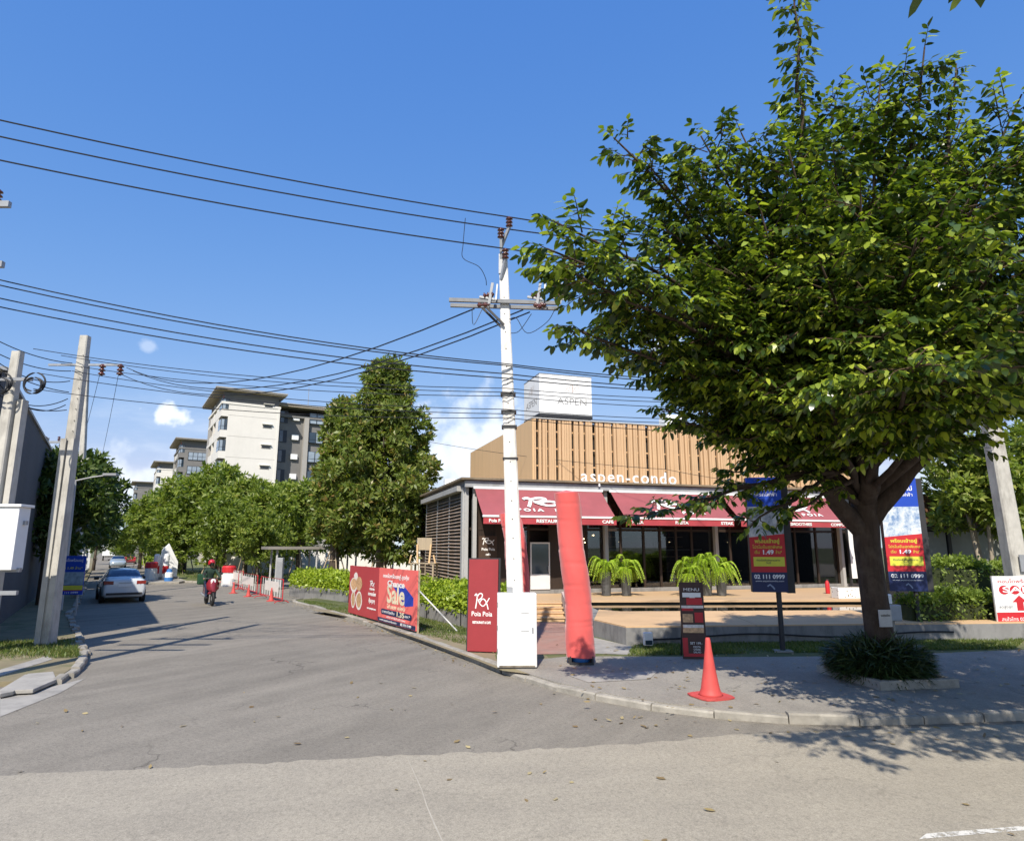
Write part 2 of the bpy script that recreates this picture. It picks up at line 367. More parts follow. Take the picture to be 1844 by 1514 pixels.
# cut joint across the slab and the worn white edge line
mb = MB(); J = [gp(u,v,.008) for u,v in [(733,1362),(745,1392),(758,1420),(768,1450),(783,1485),(800,1520),(830,1590)]]
jr = [[p+Vector((random.uniform(-.008,.002),0,0)), p+Vector((random.uniform(.004,.014),0,0))] for p in J]
mb.strip([[tuple(a) for a in r_] for r_ in jr]); tag(structure(mb.build('road_joint', mat('joint_filler', (.42,.385,.32), .9, .2, 6, .3))))
m, t, b = nodes_of('worn_road_paint')
msk = ramp(t, noise(t, 9, 8, .75), [(.40, (0,)*3), (.5, (1,)*3)])
tr = N(t, 'ShaderNodeBsdfTransparent'); mx = N(t, 'ShaderNodeMixShader'); t.links.new(msk, mx.inputs[0]); t.links.new(tr.outputs[0], mx.inputs[1]); t.links.new(b.outputs[0], mx.inputs[2])
t.links.new(mx.outputs[0], t.nodes['Material Output'].inputs['Surface']); b.inputs['Base Color'].default_value = (.62,.6,.55,1); b.inputs['Roughness'].default_value = .8
M_paint = m
structure(MB().sheet([tuple(gp(1655,1510,.008)), tuple(gp(1668,1500,.008)), tuple(gp(1844,1486,.008)), tuple(gp(1844,1486,.008)+Vector((20,3.3,0))), tuple(gp(1844,1494,.008)+Vector((20,3.3,0))), tuple(gp(1844,1494,.008))]).build('edge_line', M_paint))

# kerb lines (road-side foot of the stones)
K_corner = [Vector((x,y,0)) for x,y in [(-.19,13.96),(.20,13.2),(.63,12.48),(1.10,11.9),(1.62,11.3),(2.4,10.7),(3.5,10.18),(4.4,10.02),(5.4,10.0),(7.4,10.27),(9.4,10.56),(12,10.93),(16,11.5),(22,12.35),(30,13.5)]]
K_side = [Vector((x,y,0)) for x,y in [(-.25,14.0),(-1.05,15.6),(-1.9,17.3),(-2.81,19.03),(-4.3,21.5),(-5.82,24.0),(-7.1,26.15),(-8.4,28.3),(-9.3,29.6),(-10.0,30.7),(-10.2,31.6),(-9.6,32.6),(-8,33.6)]]
K_left = [Vector((x,y,0)) for x,y in [(-8.35,12.9),(-8.75,13.9),(-9.25,15.0),(-10.1,16.4),(-11.2,17.95),(-12.8,20.2),(-14.5,22.6),(-16.25,25.0)]] + [ST(s,-.75-.004*(s-30)) for s in (33,40,50,62,76,92,112,140,180)]
K_far = [ST(s,q) for s,q in [(62,4.3),(54.5,4.3),(53.2,5.2),(52.6,7.0),(52,10),(51.5,14),(51,20)]]
K_far2 = [ST(s,q) for s,q in [(62,4.3),(70,4.2),(80,4.2),(95,4.2),(120,4.2),(160,4.2)]]
def poly_len(P): return [0]+list(np.cumsum([(P[i+1]-P[i]).length for i in range(len(P)-1)]))
def along(P, L, d):
    d = max(0, min(L[-1], d)); i = max(0, min(len(P)-2, int(np.searchsorted(L, d))-1)); t = (d-L[i])/max(1e-6, L[i+1]-L[i])
    return P[i].lerp(P[i+1], t)
def kerb(name, P, side, stone=1.0, w=.16, h=.13, gap=.02, worn=.02, maxd=1e9, irregular=0):
    root = structure(thing(name, None, None)); del_keys(root); L = poly_len(P); d = 0; k = 0
    while d < min(L[-1], maxd)-.1:
        ln = stone*random.uniform(.92,1.05); e = min(L[-1], d+ln-gap); a = along(P,L,d); b = along(P,L,e)
        tdir = (b-a)
        if tdir.length < .05: break
        n = Vector((-tdir.y, tdir.x, 0)).normalized()*side; hh = h+random.uniform(-worn,worn)*.6; o1 = n*random.uniform(-irregular,irregular)
        p = [a+o1, b+o1, b+o1+n*w, a+o1+n*w]; ch = .025
        z1 = hh+random.uniform(-worn,worn)*.3; z2 = hh+random.uniform(-worn,worn)*.3
        vs = [(p[0].x,p[0].y,-.03),(p[1].x,p[1].y,-.03),(p[1].x,p[1].y,z2-ch),(p[0].x,p[0].y,z1-ch)]
        q0 = p[0]+n*ch; q1 = p[1]+n*ch
        vs += [(q0.x,q0.y,z1),(q1.x,q1.y,z2),(p[2].x,p[2].y,z2),(p[3].x,p[3].y,z1),(p[2].x,p[2].y,-.03),(p[3].x,p[3].y,-.03)]
        MB().add(vs, [(0,1,2,3),(3,2,5,4),(4,5,6,7),(7,6,8,9),(0,3,4,7,9),(1,8,6,5,2)]).build('kerb_stone', M_kerb, root)
        d += ln; k += 1
    return root
def del_keys(o):
    for k in ('label','category','group'):
        if k in o: del o[k]
kerb('kerb', K_corner, 1, 1.0, maxd=24, worn=.045, h=.115, irregular=.012); kerb('kerb', K_side, -1, 1.0, worn=.03)
kerb('kerb', K_left, 1, .62, irregular=.05, worn=.06, maxd=40, h=.12, gap=.05); kerb('kerb', K_far, 1, 1.2); kerb('kerb', K_far2, -1, 3)

# footway at the corner, lawn behind it
def offset(P, d):
    out = []
    for i, p in enumerate(P):
        tdir = (P[min(i+1,len(P)-1)]-P[max(i-1,0)]).normalized(); out.append(p+Vector((-tdir.y, tdir.x, 0))*d)
    return out
kin = offset(K_corner, .155)
fw = [(p.x,p.y) for p in kin] + [(30,21.5),(20,18.2),(12.2,16.3),(9.5,15.75),(7.1,15.35),(5,15.25),(3.2,15.3),(2.19,15.35),(1.2,15.3),(.5,14.9),(-.05,14.35)]
structure(MB().prism(fw, -.05, .115).build('footway', M_pave))
# cast slabs and a manhole lid let into the footway
for (u0,v0,u1,v1) in [(1030,1215,1190,1207),]:
    a = gp(1025,1216,.122); b_ = gp(1185,1207,.122); c = gp(1170,1222,.122); d = gp(1060,1228,.122)
    structure(MB().sheet([tuple(x) for x in (a,b_,c,d)]).build('drain_cover', M_conc))
kside = offset(K_side, -.155)
lawn = [(p.x,p.y) for p in kside] + [(-3,36),(6,60),(60,60),(60,26.2),(30,21.5),(20,18.2),(12.2,16.3),(9.5,15.75),(7.1,15.35),(5,15.25),(3.2,15.3),(2.19,15.35),(1.2,15.3),(.5,14.9),(-.05,14.35)]
structure(MB().prism(lawn, -.05, .11).build('lawn', M_lawn))
structure(MB().sheet([tuple(gp(u,v,.114)) for u,v in [(560,1098),(620,1096),(700,1120),(760,1130),(850,1146),(905,1165),(985,1180),(1000,1206),(960,1214),(905,1207),(850,1185),(745,1147),(640,1112)]]).build('verge', M_dirt))
M_brick = mat('red_path_paving', (.36,.20,.155), .85, .2, 4, .3, 20, stain=(.30,.27,.23), stain_amt=.6)
structure(MB().sheet([(.55,15.6,.118),(1.75,15.7,.118),(2.05,18.8,.118),(1.95,22.1,.118),(.2,22.1,.118),(.35,18.5,.118)]).build('garden_path', M_brick))
structure(MB().sheet([(1.8,15.75,.116),(3.0,15.5,.116),(3.6,16.95,.116),(2.86,16.97,.116),(2.2,18.5,.116)]).build('garden_path', M_conc))
far = [ST(s,q) for s,q in [(62,4.46),(54.6,4.46),(53.4,5.3),(52.8,7.1),(52.2,10),(51.7,14),(51.2,40),(90,90),(330,90),(330,4.4),(160,4.36),(95,4.36)]]
structure(MB().prism([(p.x,p.y) for p in far], -.05, .12).build('lawn', M_lawn))
klin = offset(K_left, .14)
left = [(p.x,p.y) for p in klin] + [tuple(ST(180,-40))[:2], tuple(ST(30,-40))[:2], (-30,9.5), (-12.5,12.0)]
structure(MB().prism(left, -.05, .09).build('verge', mat('verge_earth', (.24,.20,.12), .95, .3, 1.5, .6, 30, stain=(.08,.11,.03), stain_amt=.85, stain_scale=1.1)))
# broken slabs on the left corner
for i, pts in enumerate([[(0,1205),(85,1180),(95,1186),(0,1216)], [(20,1242),(50,1212),(185,1208),(160,1222),(60,1240)], [(0,1240),(45,1213),(62,1213),(25,1243),(0,1248)]]):
    P = [gp(min(u,96+6*(v>1215)),v,.1) for u,v in pts]
    structure(MB().prism([(p.x,p.y) for p in P], .03, .100-.003*i).build('broken_slab', M_conc, bevel=.01))
structure(MB().sheet([tuple(gp(u,v,.006)) for u,v in [(0,1254),(60,1244),(150,1222),(168,1212),(110,1246),(0,1290)]]).build('apron', M_conc))

# ================================================================== RESTAURANT
TH = R(17.5); P0 = Vector((-1.85, 26.5, 0)); DECK = .64
M_wood = mat('cedar_slats', (.62,.405,.225), .6, .16, 1.5, .12, 30, stretch=(6,6,.4))
M_wood2 = mat('cedar_panel', (.66,.44,.235), .65, .10, 1.2, .1, 40, stretch=(9,9,.4))
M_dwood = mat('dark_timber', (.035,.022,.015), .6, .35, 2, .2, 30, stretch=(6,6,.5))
M_grey = mat('grey_fascia', (.34,.35,.36), .6, .12, 1.2, .1, 20, stain=(.16,.15,.13), stain_amt=.6, stain_scale=1.1)
M_post = mat('grey_post', (.40,.40,.39), .55, .1, 2, .08)
M_louv = mat('louvre_timber', (.30,.22,.16), .7, .25, 2, .2, 30, stretch=(.6,.6,6), stain=(.42,.40,.37), stain_amt=.7)
def canvas(name, col):
    m, t, b = nodes_of(name); c = ramp(t, noise(t, .9, 5), [(.3, mul(col, .86)), (.7, mul(col, 1.12))]); t.links.new(c, b.inputs['Base Color'])
    b.inputs['Roughness'].default_value = .8; b.inputs['Sheen Weight'].default_value = .3
    tr = N(t, 'ShaderNodeBsdfTranslucent'); t.links.new(c, tr.inputs[0]); mx = N(t, 'ShaderNodeMixShader'); mx.inputs[0].default_value = .08
    t.links.new(b.outputs[0], mx.inputs[1]); t.links.new(tr.outputs[0], mx.inputs[2]); t.links.new(mx.outputs[0], t.nodes['Material Output'].inputs['Surface'])
    bump(t, b, noise(t, 3, 4), .25, .03); MATS[name] = m; return m
M_awn = canvas('maroon_canvas', (.31,.068,.075)); M_val = canvas('red_canvas', (.42,.045,.055))
M_deck = mat('deck_timber', (.56,.38,.22), .65, .14, 1.4, .2, 12, stretch=(.6,12,1))
M_tan = mat('tan_stone', (.58,.385,.21), .75, .12, 1.0, .1, 20, stretch=(.5,2,1), stain=(.40,.27,.15), stain_amt=.4)

M_curt0 = mat('pale_glassware', (.35,.42,.38), .15, .2, 4, 0, spec=.8)
rest = thing('restaurant', 'low restaurant with maroon awnings under a tall cedar slatted upper storey', 'restaurant', P0, TH)
LEN = 20.6
M_clear, t_, b_ = nodes_of('clear_glazing'); fr_ = N(t_, 'ShaderNodeFresnel'); fr_.inputs['IOR'].default_value = 1.6
tr_ = N(t_, 'ShaderNodeBsdfTransparent'); tr_.inputs[0].default_value = (.55,.57,.56,1); gl_ = N(t_, 'ShaderNodeBsdfGlossy'); gl_.inputs['Roughness'].default_value = .02; gl_.inputs[0].default_value = (.9,.92,.95,1)
mx_ = N(t_, 'ShaderNodeMixShader'); ad_ = N(t_, 'ShaderNodeMath', operation='MULTIPLY_ADD'); t_.links.new(fr_.outputs[0], ad_.inputs[0]); ad_.inputs[1].default_value = 1.2; ad_.inputs[2].default_value = .03
t_.links.new(ad_.outputs[0], mx_.inputs[0]); t_.links.new(tr_.outputs[0], mx_.inputs[1]); t_.links.new(gl_.outputs[0], mx_.inputs[2]); t_.links.new(mx_.outputs[0], t_.nodes['Material Output'].inputs['Surface'])
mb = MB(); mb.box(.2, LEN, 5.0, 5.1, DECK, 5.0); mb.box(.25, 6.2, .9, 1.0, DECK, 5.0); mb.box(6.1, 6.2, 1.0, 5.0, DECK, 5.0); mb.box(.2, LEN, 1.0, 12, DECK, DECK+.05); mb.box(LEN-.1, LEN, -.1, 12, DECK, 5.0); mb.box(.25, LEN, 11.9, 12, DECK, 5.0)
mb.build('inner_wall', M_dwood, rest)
MB().box(-.05, LEN+.2, -.15, 12, 4.95, 5.14).build('roof', M_concdark, rest)
MB().box(-.12, LEN+.3, -.32, -.16, 4.86, 5.12).build('fascia', M_grey, rest, bevel=.01)
MB().box(-.3, LEN+.4, -.45, 12.2, 5.145, 5.235).build('eave_board', mat('eave_wood', (.22,.17,.11), .8, .4, 1.2, .3, 20, stretch=(.4,2,4), stain=(.07,.06,.05), stain_amt=.8), rest, bevel=.01)
for x in (.02, .35, 6.12, 11.55, 18.5):
    MB().box(x-.08, x+.08, -.10 if x > .1 else -.05, .10, .12 if x < .5 else DECK, 4.95).build('post', M_post, rest, bevel=.01)
MB().box(-.14, -.06, .02, .3, .12, 4.86).build('post', M_post, rest)
# glazed front: dark frames, panes
xs = [.5, 1.3, 2.1, 2.7, 3.62, 4.5, 5.3, 6.05, 6.9, 8.0, 8.8, 9.6, 10.4, 11.5, 12.4, 13.4, 14.5, 15.2, 16.0, 17.2, 18.4, 19.5, 20.4]
for x in xs: MB().box(x-.045, x+.045, .12, .24, DECK, 4.9).build('mullion', M_dwood, rest)
MB().box(.2, LEN, .13, .23, 3.18, 3.28).build('transom', M_dwood, rest)
MB().box(.2, LEN, .10, .26, DECK, DECK+.16).build('sill', M_concdark, rest)
for i in range(len(xs)-1):
    if 2.6 < xs[i] < 3.0: continue
    a, b_ = xs[i]+.045, xs[i+1]-.045
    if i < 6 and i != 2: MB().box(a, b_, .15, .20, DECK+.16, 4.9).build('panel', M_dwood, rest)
    else: MB().box(a, b_, .17, .185, DECK+.16, 3.18).build('pane', M_clear, rest); MB().box(a, b_, .17, .185, 3.28, 4.9).build('pane', M_glassd, rest)
# back-of-house seen through the glazing: counter, bottles shelf, pendant lamps, dining sets
MB().box(7.0, 12.5, 3.6, 4.2, DECK, 1.75).build('counter', mat('counter_wood', (.20,.11,.06), .5, .3, 2, .1), rest, bevel=.02)
for z in (2.0, 2.5, 3.0): MB().box(6.8, 12.8, 4.75, 4.98, z, z+.04).build('back_shelf', M_wood, rest)
for k in range(26): MB().lathe([(.04,0),(.045,.16),(.018,.22),(.016,.29),(.001,.29)], 8, (7.0+.22*k, 4.86, (2.04,2.54,3.04)[k%3])).build('bottle', (M_porc, M_curt0, M_red)[k%3], rest)
# white service door
dr = MB().box(2.75, 3.60, .06, .115, DECK+.17, DECK+.78).build('door', mat('door_white', (.66,.66,.66), .45, .05, 3, .03), rest, bevel=.008)
mb = MB(); mb.box(2.75,2.80,.05,.115,DECK+.78,2.70); mb.box(3.55,3.60,.05,.115,DECK+.78,2.70); mb.box(2.80,3.55,.05,.115,2.64,2.70); mb.build('door_frame', MATS['door_white'], dr)
MB().box(2.80,3.55,.075,.09,DECK+.78,2.64).build('pane', M_glass, dr); MB().box(3.50,3.53,.02,.05,1.5,1.75).build('handle', M_steel, dr)
# inner things glimpsed behind the glass: counter line, hanging bulbs, a lit menu roundel
MB().box(6.5, 11.2, .6, .75, 2.35, 2.42).build('inner_rail', M_steel, rest)
M_bulb, t_, b_ = nodes_of('lit_bulb'); b_.inputs['Emission Color'].default_value = (1,.72,.4,1); b_.inputs['Emission Strength'].default_value = 4; b_.inputs['Base Color'].default_value = (1,.8,.6,1)
for x, z in [(4.75,3.0),(4.95,3.05),(5.15,2.85),(5.6,3.0),(5.2,2.7),(4.6,2.7)]:
    MB().lathe([(.001,-.03),(.025,-.02),(.03,0),(.02,.02),(.001,.03)], 8, (x,.10,z)).build('bulb', M_bulb, rest, smooth=True)
# framed sign with the brushed mark on the left bay
sg = MB().box(.55, 1.30, -.02, .05, 2.05, 2.95).build('wall_sign', mat('brown_sign', (.07,.04,.025), .7, .2, 4, .1), rest)
M_let = mat('white_lettering', (.82,.81,.78), .6, .03, 5, 0)
mb = MB(); logo_strokes(mb, .93, 2.72, .5, .28, -.024); mb.build('lettering', M_let, sg, fix=False)
put_text('Poia Poia', .15, M_let, sg, .93, -.024, 2.42, bold=.004); put_text('cafe', .13, M_let, sg, .93, -.024, 2.22, bold=.004)
# awnings
AW = [(.28,5.82,['Poia Poia','RESTAURANT','CAFE']), (6.25,11.36,['PIZZA','PASTA','STEAK']), (11.72,18.2,['SALAD','SMOOTHIES','COMFORT FOOD'])]
for x0, x1, words in AW:
    mb = MB(); n = 12; rows = []
    for k in range(5):
        f = k/4; row = []
        for i in range(n+1):
            x = x0+(x1-x0)*i/n; sag = -.03*math.sin(PI*f)*(1+.4*math.sin(i*1.7)); row.append((x, -.34-1.30*f, 4.80-1.13*f+sag))
        rows.append(row)
    mb.strip(rows); mb.strip([[(x,y,z-.012) for x,y,z in r_] for r_ in rows])
    aw = mb.build('awning', M_awn, rest, smooth=False, fix=False)
    MB().box(x0-.06, x1+.06, -.36, -.325, 4.80, 4.90).build('cassette', M_white, aw)
    MB().box(x0-.03, x1+.03, -1.70, -1.64, 3.62, 3.70).build('front_bar', M_white, aw, bevel=.01)
    mb = MB(); n = 40
    rows = [[(x0+(x1-x0)*i/n, -1.672-.012*math.sin(i*1.1)*f, 3.62-.25*f) for i in range(n+1)] for f in (0,.5,1)]
    mb.strip(rows); mb.build('valance', M_val, aw, fix=False)
    for x in (x0+.4, x1-.4):
        sx_ = 1 if x < (x0+x1)/2 else -1; mb = MB(); mb.beam((x,-.34,4.45),(x+.5*sx_,-1.0,3.92),.04,.05); mb.beam((x+.5*sx_,-1.0,3.92),(x,-1.62,3.60),.04,.05); mb.build('folding_arm', M_white, aw)
    W = x1-x0
    for k, (wd, fx) in enumerate(zip(words, (.10,.50,.93) if W < 6 else (.14,.48,.86))):
        put_text(wd, .17, M_let, aw, x0+W*fx, -1.695, 3.49, bold=.006, sx=1.25 if k else 1.1)
    # mark and name on the slope
    cx = (x0+x1)/2; mb = MB(); logo_strokes(mb, 0, 0, 1.85, .62, 0)
    lo = mb.build('lettering', M_let, aw, fix=False); sl = math.atan2(1.30, 1.13); lo.location = (cx, -1.02, 4.245); lo.rotation_euler = (-sl, 0, 0)
    lo2 = put_text('POIA  POIA', .24, M_let, aw, cx, -1.375, 3.93, rot=(PI/2-sl,0,0), bold=.008, fit=2.7, space=1.5)
# louvred left flank
for y in (.35, 2.75, 5.45, 8.4): MB().box(-.10, -.02, y-.05, y+.05, .12, 4.70).build('louvre_post', M_post, rest)
ba = MB().box(-.06,-.05,.3,8.4,.12,4.7); ba.build('louvre_backing', M_dwood, rest)
sm = MB().beam((-.06,-1.22,0),(-.06,1.22,0),.09,.02,up=(-.65,0,.76)).mesh('slat', M_louv); sm2 = MB().beam((-.06,-1.42,0),(-.06,1.42,0),.09,.02,up=(-.65,0,.76)).mesh('slat', M_louv)
for yc, mm in ((1.55, sm), (4.10, MB().beam((-.06,-1.28,0),(-.06,1.28,0),.09,.02,up=(-.65,0,.76)).mesh('slat', M_louv)), (6.92, sm2)):
    for k in range(30):
        o = link('slat', mm, rest); o.location = (-.025, yc, .38+.142*k); o.rotation_euler = (random.uniform(-.012,.012), random.uniform(-.05,.05), 0)
MB().prism([(-.34,.2),(.1,.2),(.1,8.8),(-.34,8.8)], 4.72, 4.94).build('side_eave', mat('side_eave_grey', (.36,.35,.33), .7, .12, 1, .2), rest, bevel=.015)
# slatted upper storey
PX0, PX1, PZ0, PZ1 = 2.97, 20.4, 5.24, 7.95
MB().box(PX0+.05, PX1, .62, .70, PZ0, PZ1-.05).build('backing', mat('upper_backing', (.028,.022,.018), .8, .3), rest)
MB().box(PX0, PX0+.05, .30, 11.4, PZ0, PZ1).build('side_panel', M_wood2, rest)
for k in range(38):
    MB().box(PX0-.018, PX0-.001, .32+.29*k, .32+.29*k+.284, PZ0+.005, PZ1-.003).build('board', M_wood2, rest)
for z in (5.9, 6.65, 7.4): MB().box(PX0+.06, PX1, .44, .50, z, z+.06).build('rail', M_wood, rest)
smesh = MB().box(-.055,.055,.30,.43,PZ0,PZ1).mesh('slat', M_wood); x = PX0+.06; k = 0
smeshn = MB().box(-.038,.038,.30,.43,PZ0,PZ1).mesh('slat', M_wood)
gaps = [.15,.06,.012,.07,.012,.012,.12,.05,.012,.012,.012,.14,.012,.07,.012,.10,.012,.012]
while x < PX1-.1:
    big = (k*7) % 3 != 0; o = link('slat', smesh if big else smeshn, rest); w = .11 if big else .076
    o.location = (x+w/2, random.uniform(-.012,.02), 0); x += w+gaps[k % len(gaps)]*random.uniform(.8,1.25); k += 1
MB().box(PX0-.03, PX1+.03, .27, .72, PZ1, PZ1+.05).build('coping', M_post, rest)
# the long letter sign, every letter a piece of its own on a rail
lx = 4.86; M_letter = mat('sign_letter_white', (.84,.84,.83), .4, .02, 3, 0)
MB().box(4.8, 9.45, -.40, -.37, 5.135, 5.155).build('sign_rail', M_dark, rest)
tot = []
for ch in 'aspen-condo':
    me = text_mesh(ch, .76, .025, .002, align='LEFT'); xsx = [v.co.x for v in me.vertices]; tot.append((ch, me, min(xsx), max(xsx)))
wsum = sum(b-a for _,_,a,b in tot); space = (4.55-wsum*1.0)/(len(tot)-1)
for ch, me, a, b in tot:
    me.materials.clear(); me.materials.append(M_letter); o = link('letter', me, rest); o.location = (lx-a, -.42, 5.43); o.rotation_euler = (PI/2,0,0); lx += (b-a)+space
# white screen and glazed lobby at the right end
MB().box(18.75, 19.75, -.25, -.18, 1.05, 3.35).build('white_screen', M_white, rest)
MB().box(18.7, 18.76, -.27, -.16, DECK, 3.4).build('screen_frame', M_dark, rest)

# roof box sign
def roof_box():
    c = at(950, 762, 30.2); base = P0+Matrix.Rotation(TH,3,'Z')@Vector((3.72,1.5,0))
    o = thing('rooftop_sign', 'white box sign reading ASPEN standing on the slatted roof', 'sign', (base.x, base.y, 0), TH)
    W, D, z0, z1 = 2.6, 2.2, 8.35, 10.3
    MB().box(0, W, 0, D, z0+.10, z1).build('box', M_white, o, bevel=.02)
    MB().box(-.01, W+.01, -.01, D+.01, z0-.04, z0+.10).build('base_frame', M_dark, o)
    MB().box(-.01, W+.01, -.01, D+.01, z1, z1+.03).build('cap', M_steel, o)
    for x in (.2,.8,1.4,2.0,2.5):
        MB().box(x-.03,x+.03,.1,.16,7.3,z0-.04).build('leg', M_dark, o); MB().box(x-.03,x+.03,D-.2,D-.14,7.3,z0-.04).build('leg', M_dark, o)
    ml = mat('faded_print', (.27,.265,.26), .7, .2, 20, 0)
    for rot, x, y in (((PI/2,0,0), W*.62, -.006), ((PI/2,0,-PI/2), -.006, D*.5)):
        put_text('ASPEN', .46, ml, o, x, y, z0+.72, rot=rot, sx=1.12, bold=-.004)
        mb = MB(); rust = mat('faded_rust_print', (.50,.42,.38), .8, .3, 12, 0)
        for bx, bz, r_ in ((-.25,.05,.09),(-.05,.2,.11),(.12,.05,.08),(.25,.22,.1)):
            ribbon(mb, [(bx-r_,bz-.1),(bx,bz+r_),(bx+r_,bz-.1)], .03, 0)
        ribbon(mb, [(0,-.1),(.02,.3)], .04, -.001); l = mb.build('emblem', rust, o, fix=False); l.location = (x, y, z0+1.25); l.rotation_euler = (0,0,rot[2])
roof_box()

# ---- terrace: deck, pond, coping, steps
dk = [(-.35,24.1),(13.2,24.55),(16.5,24.7),(20,33),(17.5,32.6),(-1.6,26.7)]
root = structure(thing('deck', None, None)); del_keys(root)
MB().prism(dk, .565, DECK).build('deck_boards', M_deck, root); MB().prism([(p[0]*.985+.12,p[1]+.12) for p in dk], .10, .565).build('deck_base', M_dark, root)
outer = [(1.98,20.6),(2.25,18.7),(2.84,17.03),(8.6,17.55),(14.2,18.05),(14.6,24.6),(13.2,24.4)]
inner = [(13.05,21.5),(3.35,21.0),(2.75,21.6),(2.6,24.1),(1.9,24.1)]
tw = structure(thing('terrace_wall', None, None)); del_keys(tw)
MB().prism(outer+inner, .02, .525).build('retaining_wall', M_concdark, tw)
sh = lambda P, d: [(p[0], p[1]) for p in P]
mb = MB(); seg = [((2.26,18.72),(2.85,17.05),(3.36,20.99),(2.76,21.58)), ((2.85,17.05),(6.2,17.35),(6.5,21.15),(3.36,20.99)), ((6.22,17.35),(10.2,17.71),(10.2,21.35),(6.52,21.15)), ((10.22,17.71),(14.18,18.07),(14.3,21.56),(10.22,21.35))]
for sgm in seg: MB().prism(sgm, .527, .56).build('coping_slab', M_tan, tw)
m, t, b = nodes_of('pond_water'); b.inputs['Base Color'].default_value = (.012,.016,.012,1); b.inputs['Roughness'].default_value = .03; b.inputs['Specular IOR Level'].default_value = .8; b.inputs['IOR'].default_value = 1.33
bump(t, b, noise(t, 2.5, 3), .06, .02)
structure(MB().sheet([(2.5,20.9,.51),(13.3,21.3,.51),(13.3,24.6,.51),(2.5,24.2,.51)]).build('pond_water', m))
st = thing('garden_steps', 'timber steps up to the terrace behind the white utility pole', 'steps')
for k in range(4):
    MB().box(.15,1.75,22.3+.42*k,22.3+.42*k+.44,.11+.125*k+.09,.11+.125*k+.13).build('tread', M_deck, st); MB().box(.18,1.72,22.33+.42*k,22.33+.42*k+.03,.1+.125*k-.02,.11+.125*k+.09).build('riser', M_wood, st)
MB().prism([(1.76,21.2),(1.95,21.2),(1.95,24.1),(1.76,24.1)], .1, [.62,.62,.95,.95]).build('cheek_wall', mat('pale_pink_stone', (.55,.45,.40), .8, .2, 3, .3, 20, stain=(.4,.2,.17), stain_amt=.6), st)
MB().prism([(0,21.4),(.14,21.4),(.14,24.1),(0,24.1)], .1, [.5,.5,.9,.9]).build('cheek_wall', M_deck, st)

# ================================================================== VEGETATION
def unit(a): return a/np.maximum(np.linalg.norm(a, axis=-1, keepdims=True), 1e-9)
def leaf_mesh(name, P, D, NR, L, W, m, droop=.22, simple=False):
    P = np.asarray(P, float); D = unit(np.asarray(D, float)); NR = np.asarray(NR, float); n = len(P)
    L = np.broadcast_to(np.asarray(L, float), (n,))[:,None]; W = np.broadcast_to(np.asarray(W, float), (n,))[:,None]
    S = unit(np.cross(NR, D)); U = np.cross(D, S)
    if simple:
        V = np.stack([P, P+D*L*.45+S*W*.5+U*L*.05, P+D*L-U*L*droop, P+D*L*.45-S*W*.5+U*L*.05], 1); k = 4
        loops = np.arange(4)[None,:]; tot = [4]
    else:
        V = np.stack([P, P+D*L*.33-S*W*.46+U*W*.12, P+D*L*.33+S*W*.46+U*W*.12, P+D*L*.72-S*W*.36-U*L*droop*.45, P+D*L*.72+S*W*.36-U*L*droop*.45, P+D*L-U*L*droop], 1); k = 6
        loops = np.array([[0,2,1, 1,2,4,3, 3,4,5]]); tot = [3,4,3]
    loops = (loops + (np.arange(n)*k)[:,None]).ravel(); tot = np.tile(tot, n)
    me = bpy.data.meshes.new(name); me.vertices.add(n*k); me.vertices.foreach_set('co', V.astype(np.float32).ravel())
    me.loops.add(len(loops)); me.loops.foreach_set('vertex_index', loops.astype(np.int32))
    me.polygons.add(len(tot)); st_ = np.concatenate([[0], np.cumsum(tot)[:-1]]); me.polygons.foreach_set('loop_start', st_.astype(np.int32))
    me.materials.append(m); me.update(calc_edges=True); return me
def rnd(n, s=1.0): return rng.normal(0, s, (n,3))
LM_near = leafmat('near_tree_leaf', [(0,(.022,.042,.009)),(.45,(.042,.078,.014)),(.63,(.09,.142,.02)),(.81,(.23,.30,.035)),(.97,(.44,.49,.06)),(1,(.30,.17,.05))], .30, .30, .55)
LM_young_highlight = leafmat('near_tree_young_highlight_leaf', [(0,(.13,.19,.024)),(.5,(.26,.34,.04)),(1,(.46,.52,.07))], .42, .34, .5)  # new growth at the tips, lightened to paint bright highlights on the sprays
LM_street = leafmat('street_tree_leaf', [(0,(.10,.15,.026)),(.5,(.185,.25,.04)),(.85,(.28,.33,.06)),(1,(.35,.35,.09))], .40)
LM_tall = leafmat('tall_tree_leaf', [(0,(.09,.135,.03)),(.5,(.165,.22,.046)),(.85,(.25,.29,.065)),(1,(.30,.20,.07))], .38)
LM_dark = leafmat('dark_tree_leaf', [(0,(.03,.055,.012)),(.5,(.055,.095,.018)),(1,(.14,.19,.04))], .33)
LM_hedge = leafmat('hedge_leaf', [(0,(.19,.27,.025)),(.5,(.33,.43,.04)),(1,(.50,.57,.06))], .38)
LM_hedge2 = leafmat('clipped_hedge_leaf', [(0,(.10,.15,.025)),(.5,(.19,.26,.04)),(1,(.32,.40,.08))], .38)
LM_fern = leafmat('fern_leaf', [(0,(.24,.36,.03)),(.6,(.38,.52,.05)),(1,(.52,.62,.09))], .42)
LM_strap = leafmat('strap_leaf', [(0,(.02,.038,.012)),(.6,(.04,.07,.02)),(1,(.09,.11,.03))], .25)
LM_grass = leafmat('grass_blade', [(0,(.06,.10,.02)),(.6,(.12,.17,.03)),(1,(.26,.24,.09))], .3)
M_bark = mat('bark', (.062,.042,.030), .95, .45, 3, 1.0, 12, stretch=(5,5,.8), stain=(.14,.11,.085), stain_amt=.6, stain_scale=3)
M_barkg = mat('grey_bark', (.13,.10,.075), .95, .3, 3, .8, 16, stretch=(4,4,.8))
